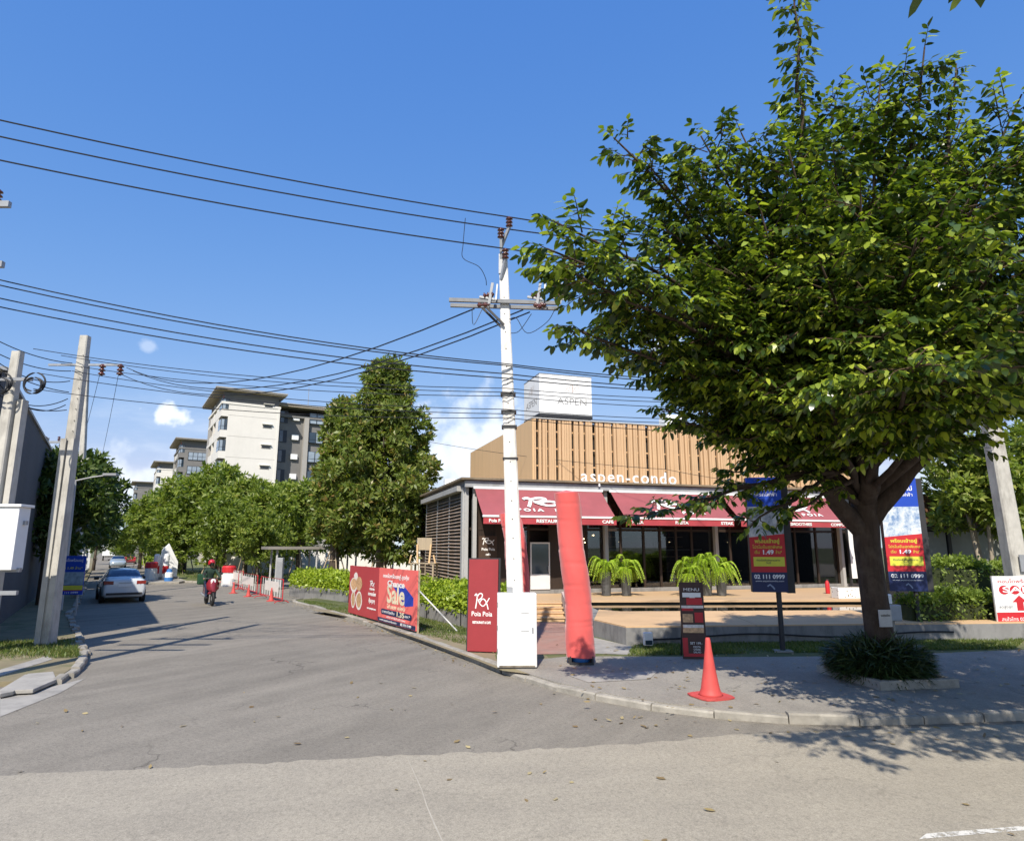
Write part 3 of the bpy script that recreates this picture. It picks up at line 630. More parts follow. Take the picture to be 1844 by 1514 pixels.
M_stake = mat('timber_stake', (.40,.32,.22), .85, .2, 3, .3, 30, stretch=(5,5,.5))

def near_tree():
    base = Vector((6.88, 12.75, .12)); fork = Vector((6.8, 12.7, 3.05))
    root = thing('street_tree', 'large spreading street tree with red-brown trunk rising from the kerbed planter', 'tree', base)
    trunk = MB(); twigs = MB(); P = []; D = []; NR = []; LL = []; YG = []
    def loc(p): return Vector(p)-base
    tp = [Vector((6.95,12.8,.05)), Vector((6.92,12.78,.35)), Vector((6.85,12.75,.9)), Vector((6.80,12.72,1.7)), Vector((6.76,12.70,2.5)), Vector((6.78,12.7,3.2)), Vector((6.83,12.6,3.9)), Vector((6.9,12.2,5.0)), Vector((6.95,11.6,6.4))]
    trunk.tube([loc(p) for p in tp], [.36,.29,.25,.235,.235,.25,.21,.14,.06], 14)
    def limb(tip, start_z=3.0, r0=.13, n=9, lift=.35, dens=1.0, rad=.75, bare=.28, leafs=True, r_end=.012, start=None, sl=1.0):
        tip = Vector(tip); s_ = Vector(start) if start is not None else Vector((6.8, 12.72, start_z)); d = tip-s_
        side = Vector((random.uniform(-1,1), random.uniform(-1,1), 0))*d.length*.06
        mid = s_+d*.45+Vector((0,0,lift*d.length*.3))+side; pts = []
        for i in range(n):
            t = i/(n-1); p = s_*(1-t)**2+mid*2*t*(1-t)+tip*t*t; pts.append(p+Vector((random.gauss(0,.04),random.gauss(0,.04),random.gauss(0,.04)))*(0 if i in (0,n-1) else 1))
        trunk.tube([loc(p) for p in pts], [r0*(1-i/(n-1))**.9+r_end for i in range(n)], 7)
        if not leafs: return pts
        # flat sprays: side branchlets leave the limb left and right and carry the leafy shoots
        Lt = poly_len(pts); total = Lt[-1]; d_ = bare*total; side_ = random.choice((-1,1))
        while d_ < total*.97:
            f = d_/total; p = along(pts, Lt, d_); pd = (along(pts, Lt, min(total, d_+.2))-along(pts, Lt, max(0, d_-.2))).normalized()
            hz = pd.cross(Vector((0,0,1))); hz = hz.normalized() if hz.length > .15 else Vector((math.cos(d_*9), math.sin(d_*9), 0))
            ln = rad*(1.55-.95*abs(f-.5)*2*.8)*random.uniform(.6,1.25)+.08
            sb = (hz*side_*random.uniform(.55,1.0)+pd*random.uniform(.35,.9)+Vector((0,0,random.gauss(.10,.30)))).normalized(); side_ = -side_
            ns = max(1, int(ln/.17)); last = p
            for k in range(ns):
                q = p+sb*ln*(k+.6)/ns+Vector((0,0,-.10*ln*((k+.6)/ns)**2)); sd2 = sb.cross(Vector((0,0,1)))
                if sd2.length > .1: sd2.normalize()
                dr = (sb*random.uniform(.6,1.1)+sd2*random.choice((-1,1))*random.uniform(.2,.9)+Vector((0,0,random.uniform(-.25,.22)))).normalized()
                shoot(last, q, dr, random.uniform(.26,.55)*sl); last = q
            shoot(last, p+sb*ln, sb, random.uniform(.3,.5)*sl, young=True)
            d_ += random.uniform(.10,.24)/dens
        shoot(pts[-3], pts[-2], (pts[-1]-pts[-3]).normalized(), .45*sl); shoot(pts[-2], pts[-1], (pts[-1]-pts[-3]).normalized(), .35*sl, young=True)
        return pts
    def shoot(frm, s0, dr, ln, sz=1.0, droop=1.0, young=False):
        young = young and random.random() < .5  # half the end shoots get the leaf colour lightened as highlights
        e = s0+dr*ln+Vector((0,0,-.12*ln*droop)); mid = s0+dr*ln*.5
        if random.random() < .55: twigs.tube([loc(frm.lerp(s0,.25)), loc(s0), loc(mid), loc(e)], [.012,.009,.006,.003], 4, caps=False)
        nl = max(6, int(ln/.046)); sd = dr.cross(Vector((0,0,1))); sd = sd.normalized() if sd.length > .05 else Vector((1,0,0))
        for i in range(nl):
            t = (i+.5)/nl; p = s0*(1-t)**2+mid*2*t*(1-t)+e*t*t; sg_ = 1 if i % 2 else -1
            d = sd*sg_*random.uniform(.5,1.0)+dr*random.uniform(.25,.75)+Vector((random.gauss(0,.2),random.gauss(0,.2),-random.uniform(.15,.75)*droop))
            P.append(loc(p)); D.append(d); NR.append(Vector((random.gauss(0,.35), random.gauss(0,.35), 1))+sd*sg_*.3); LL.append(random.uniform(.12,.215)*sz*(1-.25*abs(t-.5))); YG.append(young and random.random() < .35+.6*t)
        P.append(loc(e)); D.append(dr+Vector((0,0,-.3))); NR.append(Vector((0,0,1))+sd*.3); LL.append(.15*sz); YG.append(young)
    # the reaching arms seen against the sky on the left
    for (u,v,Y,z,l,ra,de,sl) in [(985,448,7.6,3.6,.42,.30,1.25,.8),(1000,400,7.8,3.7,.46,.22,1.1,.75),(1030,490,7.8,3.4,.40,.26,1.0,.8),(1035,592,8.6,3.5,.30,.24,1.2,.8),(1105,580,8.9,3.4,.3,.30,1.0,.8),(1105,248,8.6,4.2,.34,.13,1.1,.6),(1170,300,8.9,4.2,.3,.18,.9,.7),(1262,245,9.4,4.3,.22,.30,1.3,.8),(1235,330,9.2,4.0,.3,.30,1.0,.8),
                              (1190,405,9.6,3.7,.33,.34,1.2,.85),(1190,735,10.6,3.0,.33,.13,.9,.65),(1220,690,10.4,3.1,.33,.2,1.1,.7),(1300,770,11.0,2.9,.33,.24,1.0,.75),(1265,715,10.6,3.0,.33,.26,1.1,.8),(1195,655,10.0,3.1,.33,.22,1.1,.75),(1230,760,10.9,2.9,.33,.2,1.0,.7)]:
        limb(at(u,v,Y), z+.35, .055, lift=l, rad=ra*1.3, dens=de*1.75, bare=.27, sl=sl)
    for (u,v,Y,st_,ra,de) in [(1150,930,10.9,(1500,850,11.8),.12,1.0),(1250,900,11.2,(1500,850,11.8),.16,1.0),(1350,950,11.5,(1510,850,11.9),.12,1.0),(1320,850,11.6,(1500,830,11.9),.16,.9),(1420,930,11.6,(1540,860,12.0),.10,.6)]:
        limb(at(u,v,Y), 3, .035, lift=.12, rad=ra, dens=de, bare=.12, sl=.65, start=at(*st_))
    # overhang towards the road, above and beyond the right of the view
    limb((10.0,9.0,6.4), 3.4, .11, lift=.25, rad=.7, dens=1.0, bare=.5)
    for tip in [(9.4,7.0,5.4),(10.8,7.4,5.5),(12.0,8.4,5.6),(10.6,8.6,5.9),(9.3,8.2,5.8),(12.6,9.4,5.8),(8.6,6.4,5.0),(11.6,10.2,5.2)]: limb(tip, random.uniform(3.9,4.8), .035, lift=.4, rad=.6, dens=1.2, bare=.3)
    for tip, br in [((3.0,2.9,6.4),.87),((3.9,2.8,6.5),.78),((4.9,2.9,6.5),.5),((5.9,2.8,6.4),.45),((6.9,2.8,6.3),.4),((8.0,3.0,6.3),.35),((9.2,3.2,6.4),.3),((5.6,4.2,7.2),.45),((7.0,4.4,7.3),.35),((8.4,4.8,7.2),.3),((9.8,5.2,7.2),.25),((4.6,3.6,7.2),.74)]:
        limb(tip, 3.5, .05, lift=.12, rad=.6, dens=1.15, bare=br, start=(10.0,9.0,6.4))
    # climbing leaders
    for (u,v,Y,ra,de) in [(1335,240,9.5,.32,1.3),(1470,190,9.8,.38,1.3),(1585,150,9.2,.34,1.2),(1665,85,9.0,.16,1.3),(1630,120,9.2,.2,1.1),(1550,210,10.6,.45,1.2),(1735,200,9.8,.26,.9),(1840,170,8.8,.45,1.3),(1420,270,9.0,.5,1.3),(1500,260,9.4,.5,1.2),(1660,280,10.4,.55,1.2),(1800,280,8.4,.55,1.2),(1930,210,8.8,.6,1.2)]:
        limb(at(u,v,Y), random.uniform(3.8,5.2), .06, lift=-.05, rad=ra*1.1, dens=de*1.45, bare=.33, sl=.85)
    # tall whip sticking out of the frame
    w = limb(at(1432,-30,9.4), 4.2, .028, lift=-.1, leafs=False, start=at(1445,330,9.6))
    Lw = poly_len(w)
    for k in range(46):
        f = .10+.88*k/45; p = along(w, Lw, f*Lw[-1]); a = k*2.4
        shoot(p, p, Vector((math.cos(a), math.sin(a)*.6, .18)).normalized(), .30*random.uniform(.8,1.2), 1.0)
    w = limb(at(1722,115,9.6), 4.2, .03, lift=-.1, leafs=False, start=at(1700,300,9.6)); Lw = poly_len(w)
    for k in range(28):
        p = along(w, Lw, (.1+.88*k/27)*Lw[-1]); a = k*2.4; shoot(p, p, Vector((math.cos(a), math.sin(a)*.6, .2)).normalized(), .2, .7)
    # the umbrella towards the road, the right and the back
    for (u,v,Y,l,ra,de) in [(1300,480,9.0,.34,.5,1.2),(1260,560,9.8,.3,.42,1.1),(1370,380,9.0,.36,.55,1.2),(1480,480,8.2,.34,.6,1.2),(1550,350,8.4,.34,.6,1.2),(1650,430,7.6,.34,.6,1.2),(1750,350,7.8,.34,.6,1.2),(1590,590,8.0,.3,.5,1.1),(1720,590,7.3,.3,.5,1.1),(1850,560,7.1,.3,.55,1.1),(1870,430,6.9,.34,.6,1.1),
                            (1390,600,9.6,.3,.45,1.1),(1340,680,10.6,.28,.36,1.0),(1470,670,9.4,.28,.4,1.0),(1640,690,9.4,.28,.42,.9),(1790,690,9.2,.28,.45,.9),(2000,490,9.0,.3,.6,1.1),(2040,380,9.2,.3,.6,1.0),
                            (1420,540,11.6,.3,.55,1.0),(1560,460,12,.3,.6,1.0),(1720,500,12.4,.3,.6,1.0),(1880,540,12.6,.3,.6,1.0),(1320,610,11.2,.3,.45,1.0),(1640,380,11.2,.25,.6,1.1),(1800,410,11.0,.25,.6,1.1),(1960,430,11.0,.25,.7,1.1),(1500,650,12.4,.3,.42,.9),(1750,650,12.8,.3,.42,.9),
                            (1450,350,10.4,.2,.55,1.1),(1720,260,9.6,.1,.55,1.2),(1600,460,9.8,.2,.55,1.0),(1720,540,10.0,.2,.55,.9),(1480,470,10.2,.2,.55,1.0),(1350,440,10.2,.3,.5,1.1),(1850,420,9.8,.2,.6,1.1),(1800,600,10.8,.2,.55,.9),
                            (1600,700,8.2,.3,.34,1.0),(1720,700,7.8,.3,.34,1.0),(1840,690,7.6,.3,.36,1.0),(1480,715,8.6,.3,.32,1.0),(1390,690,9.0,.3,.3,1.0),(1310,660,9.4,.3,.3,1.0),(1540,660,7.4,.3,.36,.9),(1660,650,6.9,.3,.36,.9),(1780,640,6.6,.3,.36,.9),(1280,700,10.2,.3,.26,1.0),(1420,760,9.8,.3,.26,.9),(1340,790,10.6,.3,.26,.9)]:
        limb(at(u,v,Y), random.uniform(3.3,4.7), .06, lift=l, rad=ra, dens=de*1.35, bare=.34)
    # the heavy forks that show under the crown
    for tip, z_ in [((4.2,11.6,5.6),2.7),((8.9,11.2,5.7),2.9),((5.7,10.4,6.2),3.3),((7.6,14.0,5.6),3.5)]:
        limb(tip, z_, .15, lift=.06, leafs=False, r_end=.05)
    trunk.build('trunk', M_bark, root, smooth=True); twigs.build('twigs', mat('twig_bark', (.085,.055,.03), .9, .2, 5, 0), root, fix=False)
    P_ = np.array([tuple(x) for x in P]); D_ = np.array([tuple(x) for x in D]); N_ = np.array([tuple(x) for x in NR]); L_ = np.array(LL)
    Y_ = np.array(YG); W_ = L_*rng.uniform(.40,.58,len(L_))
    link('crown', leaf_mesh('crown', P_[~Y_], D_[~Y_], N_[~Y_], L_[~Y_], W_[~Y_], LM_near), root); link('young_highlight_leaves', leaf_mesh('young_highlight_leaves', P_[Y_], D_[Y_], N_[Y_], L_[Y_]*.92, W_[Y_], LM_young_highlight), root)
    return root, len(LL)
NT, n_near = near_tree(); print('near tree leaves', n_near)

def lobed(lobes, n, leaf, m, simple=True, shell=.55, down=.25, asp=.5, name='crown'):
    w = np.array([l[3]**2 for l in lobes]); idx = rng.choice(len(lobes), n, p=w/w.sum()); C = np.array([l[:3] for l in lobes])[idx]; Rr = np.array([l[3] for l in lobes])[idx]; fl = np.array([l[4] if len(l) > 4 else .85 for l in lobes])[idx]
    d = unit(rnd(n)); rr = Rr*(shell+(1.08-shell)*rng.random(n)**.6); off = d*rr[:,None]; off[:,2] *= fl
    # small tufts inside each lobe
    tuft = unit(rnd(n)); P = C+off
    D = unit(d*.7+tuft*.8+np.array([0,0,-down])); NRm = unit(d*.6+rnd(n,.45)+np.array([0,0,.5]))
    L = leaf*rng.uniform(.7,1.3,n)
    return leaf_mesh(name, P, D, NRm, L, L*asp, m, simple=simple)
def tufted(lobes, ntuft, per, spread, leaf, m, asp=.42, name='crown', updraft=.3):
    # foliage in sprays: each tuft is a short twig end with leaves fanning round it
    w = np.array([l[3]**2 for l in lobes]); idx = rng.choice(len(lobes), ntuft, p=w/w.sum()); C = np.array([l[:3] for l in lobes])[idx]; Rr = np.array([l[3] for l in lobes])[idx]; fl = np.array([l[4] if len(l) > 4 else .85 for l in lobes])[idx]
    d = unit(rnd(ntuft)); off = d*(Rr*(.5+.6*rng.random(ntuft)**.55))[:,None]; off[:,2] *= fl; T = C+off
    ax = unit(d+rnd(ntuft,.35)+np.array([0,0,updraft])); n = ntuft*per
    ax = np.repeat(ax, per, 0); T = np.repeat(T, per, 0); a = unit(rnd(n)); D = unit(ax*.75+a*.85); P = T+ax*rng.uniform(-.5,.5,(n,1))*spread+a*spread*.25
    L = leaf*rng.uniform(.7,1.25,n); return leaf_mesh(name, P, D, unit(ax+rnd(n,.4)), L, L*asp, m, simple=True)
def trunk_mesh(h, r, nb, cr, m, seed, name='trunk', lean=.1):
    random.seed(seed); mb = MB(); x = random.uniform(-lean,lean); y = random.uniform(-lean,lean)
    pts = [(0,0,-.1),(x*.3,y*.3,h*.3),(x,y,h*.62),(x*.5,y*.5,h*.95)]; mb.tube(pts, [r*1.35,r,r*.72,r*.2], 9)
    for k in range(nb):
        a = 2*PI*k/nb+random.uniform(-.4,.4); z = h*random.uniform(.38,.62); e = cr*random.uniform(.55,.85)
        mb.tube([(x*.7,y*.7,z),(x+math.cos(a)*e*.5,y+math.sin(a)*e*.5,z+e*.45),(x+math.cos(a)*e,y+math.sin(a)*e,z+e*.75)], [r*.45,r*.28,r*.08], 6)
    return mb.mesh(name, m, smooth=True)
def round_lobes(h, cr, z0, n, seed):
    random.seed(seed); L = []
    for k in range(n):
        t = k/(n-1); z = z0+(h-z0)*(t**.9); prof = math.sin(PI*min(.97, .22+.70*t))**.75; a = k*2.4+random.uniform(-.5,.5)
        r_ = cr*prof; lr = cr*random.uniform(.30,.46); L.append((math.cos(a)*max(0,r_-lr*.8), math.sin(a)*max(0,r_-lr*.8), min(z, h-lr*.75), lr, random.uniform(.75,1.05)))
    L.append((0,0,z0+(h-z0)*.45,cr*.55,.9)); return L
def stakes(root, hgt=2.2, n=3, rr=.75):
    for k in range(n):
        a = 2*PI*k/n+.5; MB().tube([(math.cos(a)*rr,math.sin(a)*rr,-.05),(math.cos(a)*.13,math.sin(a)*.13,hgt)], .038, 6).build('stake', M_stake, root)
    for k in range(n):
        a = 2*PI*k/n+.5; b = 2*PI*(k+1)/n+.5; f = .42
        MB().tube([(math.cos(a)*rr*f,math.sin(a)*rr*f,hgt*.62),(math.cos(b)*rr*f,math.sin(b)*rr*f,hgt*.62)], .03, 6).build('stake_tie', M_stake, root)
# street-side trees in front of the apartment blocks: three crowns to draw on
kinds = []
for sd in (11,12,13):
    h = 7.0; kinds.append((trunk_mesh(h*.8, .17, 5, 2.4, M_barkg, sd), tufted(round_lobes(h, 2.75, 2.3, 17, sd), 620, 13, .34, .36, LM_street)))
STREET = [(226,958,86,'slender leafy tree at the far end of the right-hand row',.0),(262,918,78,'rounded tree second from the far end of the right-hand row',.1),(298,890,70,'tree beside the white gateway pylons',.0),(345,862,64,'bushy tree behind the red barrel on the traffic island',.0),(400,848,60,'tall-topped street tree in front of the white apartment end wall',.1),
          (452,872,57,'broad street tree in front of the dark apartment balconies',.0),(498,878,55,'street tree just left of the canopy roof',.0),(545,876,52,'street tree rising over the canopy roof',.0),(410,905,50,'low bushy street tree behind the motorcycle',.2),(330,915,60,'low round tree near the traffic island',.1),(470,925,47,'low bushy tree by the red barricades',.1)]
for i, (u,v,Y,lab,_) in enumerate(STREET):
    top = at(u,v,Y); tm, cm = kinds[i % 3]; sc_ = (top.z-.1)/6.9
    o = thing('street_tree', lab, 'tree', (top.x, top.y, .1), i*1.3, 'staked trees in front of the apartment blocks'); o.scale = (sc_*random.uniform(.95,1.15),)*2+(sc_,)
    link('trunk', tm, o); link('crown', cm, o); stakes(o)
# the tall dense tree and its companion beside the restaurant
def tall_lobes(h, wid, z0, seed, n=34):
    random.seed(seed); L = []
    for k in range(n):
        t = k/(n-1); z = z0+(h-z0)*t; prof = wid*(min(1, .62+t*1.6) if t < .25 else (1-((t-.25)/.75)**1.45*.74)); a = k*2.4+random.uniform(-.4,.4); lr = wid*random.uniform(.20,.42)*(1-.2*t); prof *= random.uniform(.78,1.16)
        L.append((math.cos(a)*max(0,prof-lr*.8), math.sin(a)*max(0,prof-lr*.8), min(z, h-lr*.8), lr, random.uniform(.8,1.1)))
    return L+[(0,0,z0+(h-z0)*.3,wid*.6,1.2),(0,0,z0+(h-z0)*.62,wid*.42,1.3)]
for (u,v,Y,wid,z0,lab,sd,nt_) in [(700,655,38,3.15,2.6,'tall dense tree towering beside the restaurant flank',21,2600),(616,724,41,1.7,2.4,'slimmer tree left of and below the tall dense tree',22,1500)]:
    tp = at(u,v,Y); o = thing('tall_tree', lab, 'tree', (tp.x,tp.y,.1)); h = tp.z-.1
    link('trunk', trunk_mesh(h*.85, .26, 6, wid*.8, M_barkg, sd), o); link('crown', tufted(tall_lobes(h, wid, z0, sd), nt_, 14, .34, .34, LM_tall), o); stakes(o, 2.6, 4, 1.0)
# dark trees over the left-hand wall
kd = [(trunk_mesh(6.4, .2, 5, 2.6, M_barkg, sd), tufted(round_lobes(8.0, 2.9, 3.1, 18, sd), 620, 13, .38, .40, LM_dark)) for sd in (31,32)]
for i, (u,v,Y,w_,lab) in enumerate([(106,836,29,.95,'dark tree nearest the long grey hoarding on the left'),(142,822,44,.95,'tallest dark tree overhanging the left side of the street'),(160,846,54,.9,'dark tree beyond the street lamp on the left'),(92,850,40,1.1,'dark tree half hidden behind the left utility pole'),(182,908,74,.75,'small dark tree far down the left side of the street'),(180,935,98,.75,'farthest dark tree on the left of the street'),(158,890,62,.8,'dark tree behind the white roadside posts')]):
    top = at(u,v,Y); sc_ = top.z/7.9; o = thing('roadside_tree', lab, 'tree', (top.x,top.y,.05), i*2.1, 'dark trees along the left of the street'); o.scale = (sc_*w_,sc_*w_,sc_)
    link('trunk', kd[i%2][0], o); link('crown', kd[i%2][1], o)
# the young tree behind the right-hand hedge and the tree over the far right
for (u,v,Y,h0,cr,lab,sd) in [(1745,800,22.5,2.6,1.5,'young pale-barked tree propped behind the clipped hedge',41),(1880,760,23,2.2,2.2,'leafy tree at the right edge behind the concrete pole',42)]:
    tp = at(u,v,Y); o = thing('young_tree', lab, 'tree', (tp.x,tp.y,.1)); h = tp.z-.1
    mb = MB()
    for k in range(4):
        a = k*1.6; mb.tube([(math.cos(a)*.16,math.sin(a)*.1,-.1),(math.cos(a)*.2+.05*k,math.sin(a)*.12,1.3),(math.cos(a)*.4,math.sin(a)*.35,h*.6),(math.cos(a)*.9,math.sin(a)*.8,h*.85)], [.09,.075,.05,.02], 7)
    mb.build('trunk', mat('pale_bark', (.36,.30,.22), .9, .25, 5, .6, 20, stretch=(3,3,1)), o, smooth=True)
    link('crown', tufted(round_lobes(h, cr, h0+.6, 13, sd), 520, 13, .3, .27, LM_street), o); stakes(o, 1.9)

# ---- hedges and beds
def box_leaves(fn_pts, n, leaf, m, out=.6, name='foliage', asp=.55):
    P, NRm = fn_pts(n); D = unit(NRm*out+rnd(n,.7)+np.array([0,0,.25])); L = leaf*rng.uniform(.6,1.3,n)
    return leaf_mesh(name, P, D, unit(NRm*.7+rnd(n,.45)+np.array([0,0,.3])), L, L*asp, m, simple=True)
def strip_hedge(name, label, front, depth, z0, z1, n, leaf, m, group=None, jit=.09, dirn=-1):
    """hedge running along the front polyline, so deep, between two heights"""
    P = [Vector(p) for p in front]; L = poly_len(P); base = P[0].copy(); base.z = z0
    root = thing(name, label, 'hedge', base, 0, group)
    def fn(n):
        d = rng.random(n)*L[-1]; pts = np.zeros((n,3)); nr = np.zeros((n,3)); w = rng.random(n); face = rng.random(n)
        for i in range(n):
            a = along(P, L, d[i]); tg = (along(P, L, d[i]+.3)-along(P, L, d[i]-.3)).normalized(); inn = Vector((-tg.y, tg.x, 0))*dirn
            hz = z1-z0+.10*math.sin(d[i]*2.1+base.x)+.06*math.sin(d[i]*5.3)
            if face[i] < .42: off = inn*rng.normal(.03,jit); z = hz*w[i]; nn = -inn
            elif face[i] < .52: off = inn*(depth+rng.normal(0,jit)); z = hz*w[i]; nn = inn
            else: off = inn*(depth*w[i]); z = hz+rng.normal(0,jit*.8); nn = Vector((0,0,1))
            p = a+off; pts[i] = (p.x-base.x, p.y-base.y, z); nr[i] = nn
        return pts, nr
    link('foliage', box_leaves(fn, n, leaf, m), root)
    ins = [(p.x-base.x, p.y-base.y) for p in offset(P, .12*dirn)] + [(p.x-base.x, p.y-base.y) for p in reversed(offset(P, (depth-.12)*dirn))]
    MB().prism(ins, -.05, z1-z0-.16).build('stems_core', mat('hedge_inside', (.03,.04,.012), .95, .3), root); return root  # solid dark core box, added so the leaf shell cannot be seen through
BED = [Vector((x,y,0)) for x,y in [(-.75,19.9),(-1.2,20.3),(-2.3,22.1),(-3.4,24.0),(-4.9,26.4),(-6.4,28.7),(-8.2,31.0),(-10.2,33.3),(-11.6,35.2),(-11.8,37.2),(-10.8,38.6)]]
bw = thing('planter_wall', 'low curved grey concrete planter wall below the bright green hedges', 'wall')
o1 = [(p.x,p.y) for p in BED]; o2 = [(p.x,p.y) for p in reversed(offset(BED, -.18))]
MB().prism(o1+o2, .0, .60).build('wall_band', M_concdark, bw, bevel=.01)
for k in range(5):
    a = along(BED, poly_len(BED), 2.6*k+1.3); MB().box(-.012,.012,-.02,.02,.12,.59).build('movement_joint', M_dark, bw, loc=(a.x-.01,a.y-.01,0), rz=R(33))
bedin = offset(BED, -.2)
structure(MB().prism([(p.x,p.y) for p in bedin]+[(-3,37),(-3.5,32),(-2,26.3),(-.2,23.9),(-.1,20.4)], .1, .5).build('planting_soil', M_dirt))
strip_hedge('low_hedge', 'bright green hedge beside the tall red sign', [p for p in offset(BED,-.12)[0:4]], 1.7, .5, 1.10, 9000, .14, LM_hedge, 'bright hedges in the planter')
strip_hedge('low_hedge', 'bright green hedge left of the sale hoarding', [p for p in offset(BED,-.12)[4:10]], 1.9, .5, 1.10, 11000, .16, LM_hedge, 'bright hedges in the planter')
strip_hedge('tall_hedge', 'tall clipped hedge behind the blue lamp-post banner on the right', [Vector((12.0,20.4,0)),Vector((14.6,21.0,0)),Vector((18,21.9,0))], .9, .1, 2.0, 9000, .11, LM_hedge2, 'clipped hedges at the right')
strip_hedge('low_hedge', 'lower clipped hedge in front of the tall one at the right', [Vector((10.6,18.9,0)),Vector((12.6,19.25,0)),Vector((15.5,19.9,0))], .8, .1, 1.12, 8000, .11, LM_hedge2, 'clipped hedges at the right')
strip_hedge('verge_hedge', 'thin yellow-green hedge along the far right roadside', [ST(66,4.7),ST(80,4.7),ST(110,4.7)], 1.2, .1, .9, 4000, .3, LM_hedge, None)
# kerbed planter round the big trunk and the strappy shrub in it
c0 = [gp(1600,1258,.115), gp(1683,1250,.115)]
pl = [(6.25,11.78),(7.75,12.0),(7.5,13.75),(5.95,13.5)]
tp_ = thing('tree_planter', 'low worn concrete kerb boxing in the street tree', 'planter', (6.88,12.75,.115))
for i in range(4):
    a = Vector((*pl[i],0)); b = Vector((*pl[(i+1)%4],0)); d = (b-a).normalized(); n = Vector((-d.y,d.x,0))
    q = [a, b, b+n*.13-d*.13, a+n*.13+d*.13]; MB().prism([(p.x-6.88,p.y-12.75) for p in q], -.05, .15).build('kerb_side', M_kerb, tp_, bevel=.015)
MB().prism([(p[0]*.94+6.86*.06-6.88, p[1]*.94+12.75*.06-12.75) for p in pl], -.04, .06).build('soil', M_dirt, tp_)
def strap_shrub(name, label, loc_, rad, h, n, leaf, m, cat='shrub'):
    o = thing(name, label, cat, loc_); Ps=[]; Ds=[]; Ns=[]; Ls=[]
    a = rng.random(n)*2*PI; r_ = rad*.8*np.sqrt(rng.random(n)); P = np.stack([np.cos(a)*r_, np.sin(a)*r_, h*rng.random(n)*.75*np.sqrt(np.maximum(0,1-(r_/rad)**2))], 1)
    D = unit(np.stack([np.cos(a)*(.2+r_/rad), np.sin(a)*(.2+r_/rad), rng.uniform(.3,1.2,n)], 1)+rnd(n,.3)); L = leaf*rng.uniform(.6,1.3,n)
    link('foliage', leaf_mesh('foliage', P, D, unit(rnd(n,.4)+np.array([0,0,1])), L, L*.085, m, droop=.55), o); return o
strap_shrub('strappy_shrub', 'dark grassy shrub spilling round the foot of the street tree', (6.78,12.75,.17), .90, .78, 11000, .27, LM_strap)
# ferns in tall pots on the deck
M_pot = mat('grey_pot', (.085,.085,.085), .7, .2, 4, .2, stain=(.2,.2,.19), stain_amt=.4)
def fern(loc_, label, h=.95, size=1.0, seed=0):
    random.seed(seed); o = thing('potted_fern', label, 'potted plant', loc_, seed*1.1, 'ferns in tall pots on the terrace')
    MB().lathe([(.15,0),(.17,.02),(.215,h*.7),(.235,h),(.20,h),(.19,h-.05),(.001,h-.06)], 14).build('pot', M_pot, o, smooth=False)
    P=[];D=[];NRm=[];L=[]; st_ = MB()
    for k in range(30):
        a = k*2.4; up = random.choice((random.uniform(.2,.8), random.uniform(1.0,1.9))); ln = random.uniform(.7,1.2)*size; pts = []
        for i in range(13):
            t = i/12; r_ = ln*(t**.9)*.72; z = h+ln*up*(t*1.25-t*t*1.05)-.55*ln*t**3; pts.append(Vector((math.cos(a)*r_, math.sin(a)*r_, z)))
        st_.tube(pts[::3], .006, 4, caps=False)
        for i in range(1,13):
            d = (pts[i]-pts[i-1]).normalized(); sd_ = d.cross(Vector((0,0,1))).normalized()
            for s_ in (-1,1):
                for f in (0,.5):
                    p = pts[i-1].lerp(pts[i], f); P.append(p); D.append(sd_*s_*.9+d*.45+Vector((0,0,-.25+random.gauss(0,.12)))); NRm.append(Vector((0,0,1))+d*.2); L.append(.17*size*(1-.55*abs(i/12-.35)))
    st_.build('stems_core', mat('fern_stem', (.12,.16,.03), .8, .2), o, fix=False); L = np.array(L)
    link('fronds', leaf_mesh('fronds', [tuple(p) for p in P], [tuple(p) for p in D], [tuple(p) for p in NRm], L, L*.33, LM_fern, simple=True), o)
def deck_pt(u, v=1064): return gp(u, v, DECK)
for i, (u,v,lab,h) in enumerate([(1092,1067,'leftmost potted fern on the terrace beside the grey post',.92),(1128,1068,'potted fern second from the left on the terrace',.95),(1246,1066,'potted fern left of the tall middle pot',.8),(1274,1067,'potted fern in the tall middle pot of three',1.05),(1300,1066,'potted fern rightmost of the three pots',.9)]):
    p = gp(u, v, DECK); p.y = min(p.y, 26.4); p.x = (u-922)/FPX*(p.y*CP-.35); fern((p.x,p.y,DECK), lab, h*1.0, .98, i+1)
# grass growing on the lawn strips: nobody could count it
def grass(name, label, polys, n, h, m, z=.11):
    P = []
    while len(P) < n:
        q = polys[int(rng.integers(len(polys)))]; a, b, c, d = [np.array(p) for p in q]; s_, t_ = rng.random(2); p = (a*(1-s_)+b*s_)*(1-t_)+(d*(1-s_)+c*s_)*t_
        if math.sin(p[0]*1.9)+math.sin(p[1]*2.7+p[0])+rng.normal(0,.7) > -1.1: P.append((p[0],p[1],z))
    k = len(P); D = unit(rnd(k,.45)+np.array([0,0,1])); L = h*rng.uniform(.5,1.4,k)
    o = link(name, leaf_mesh(name, P, D, rnd(k), L, .012+L*.05, m, droop=.3, simple=True)); return tag(o, label, 'grass', kind='stuff')
grass('grass', 'short green lawn grass in front of the low terrace wall', [((2.6,15.4),(12,16.4),(13.5,18.0),(3.0,17.0))], 26000, .075, LM_grass)
grass('grass', 'short dry grass on the verge behind the red hoarding', [((-9.5,31),(-3.5,24.2),(-2.6,19.3),(-9.0,29.4)),((-3.3,23.9),(-.8,19.8),(.2,15),(-2.6,19.2)),((-.8,19.5),(.3,18.5),(.4,15.2),(-.3,14.6))], 15000, .06, LM_grass)
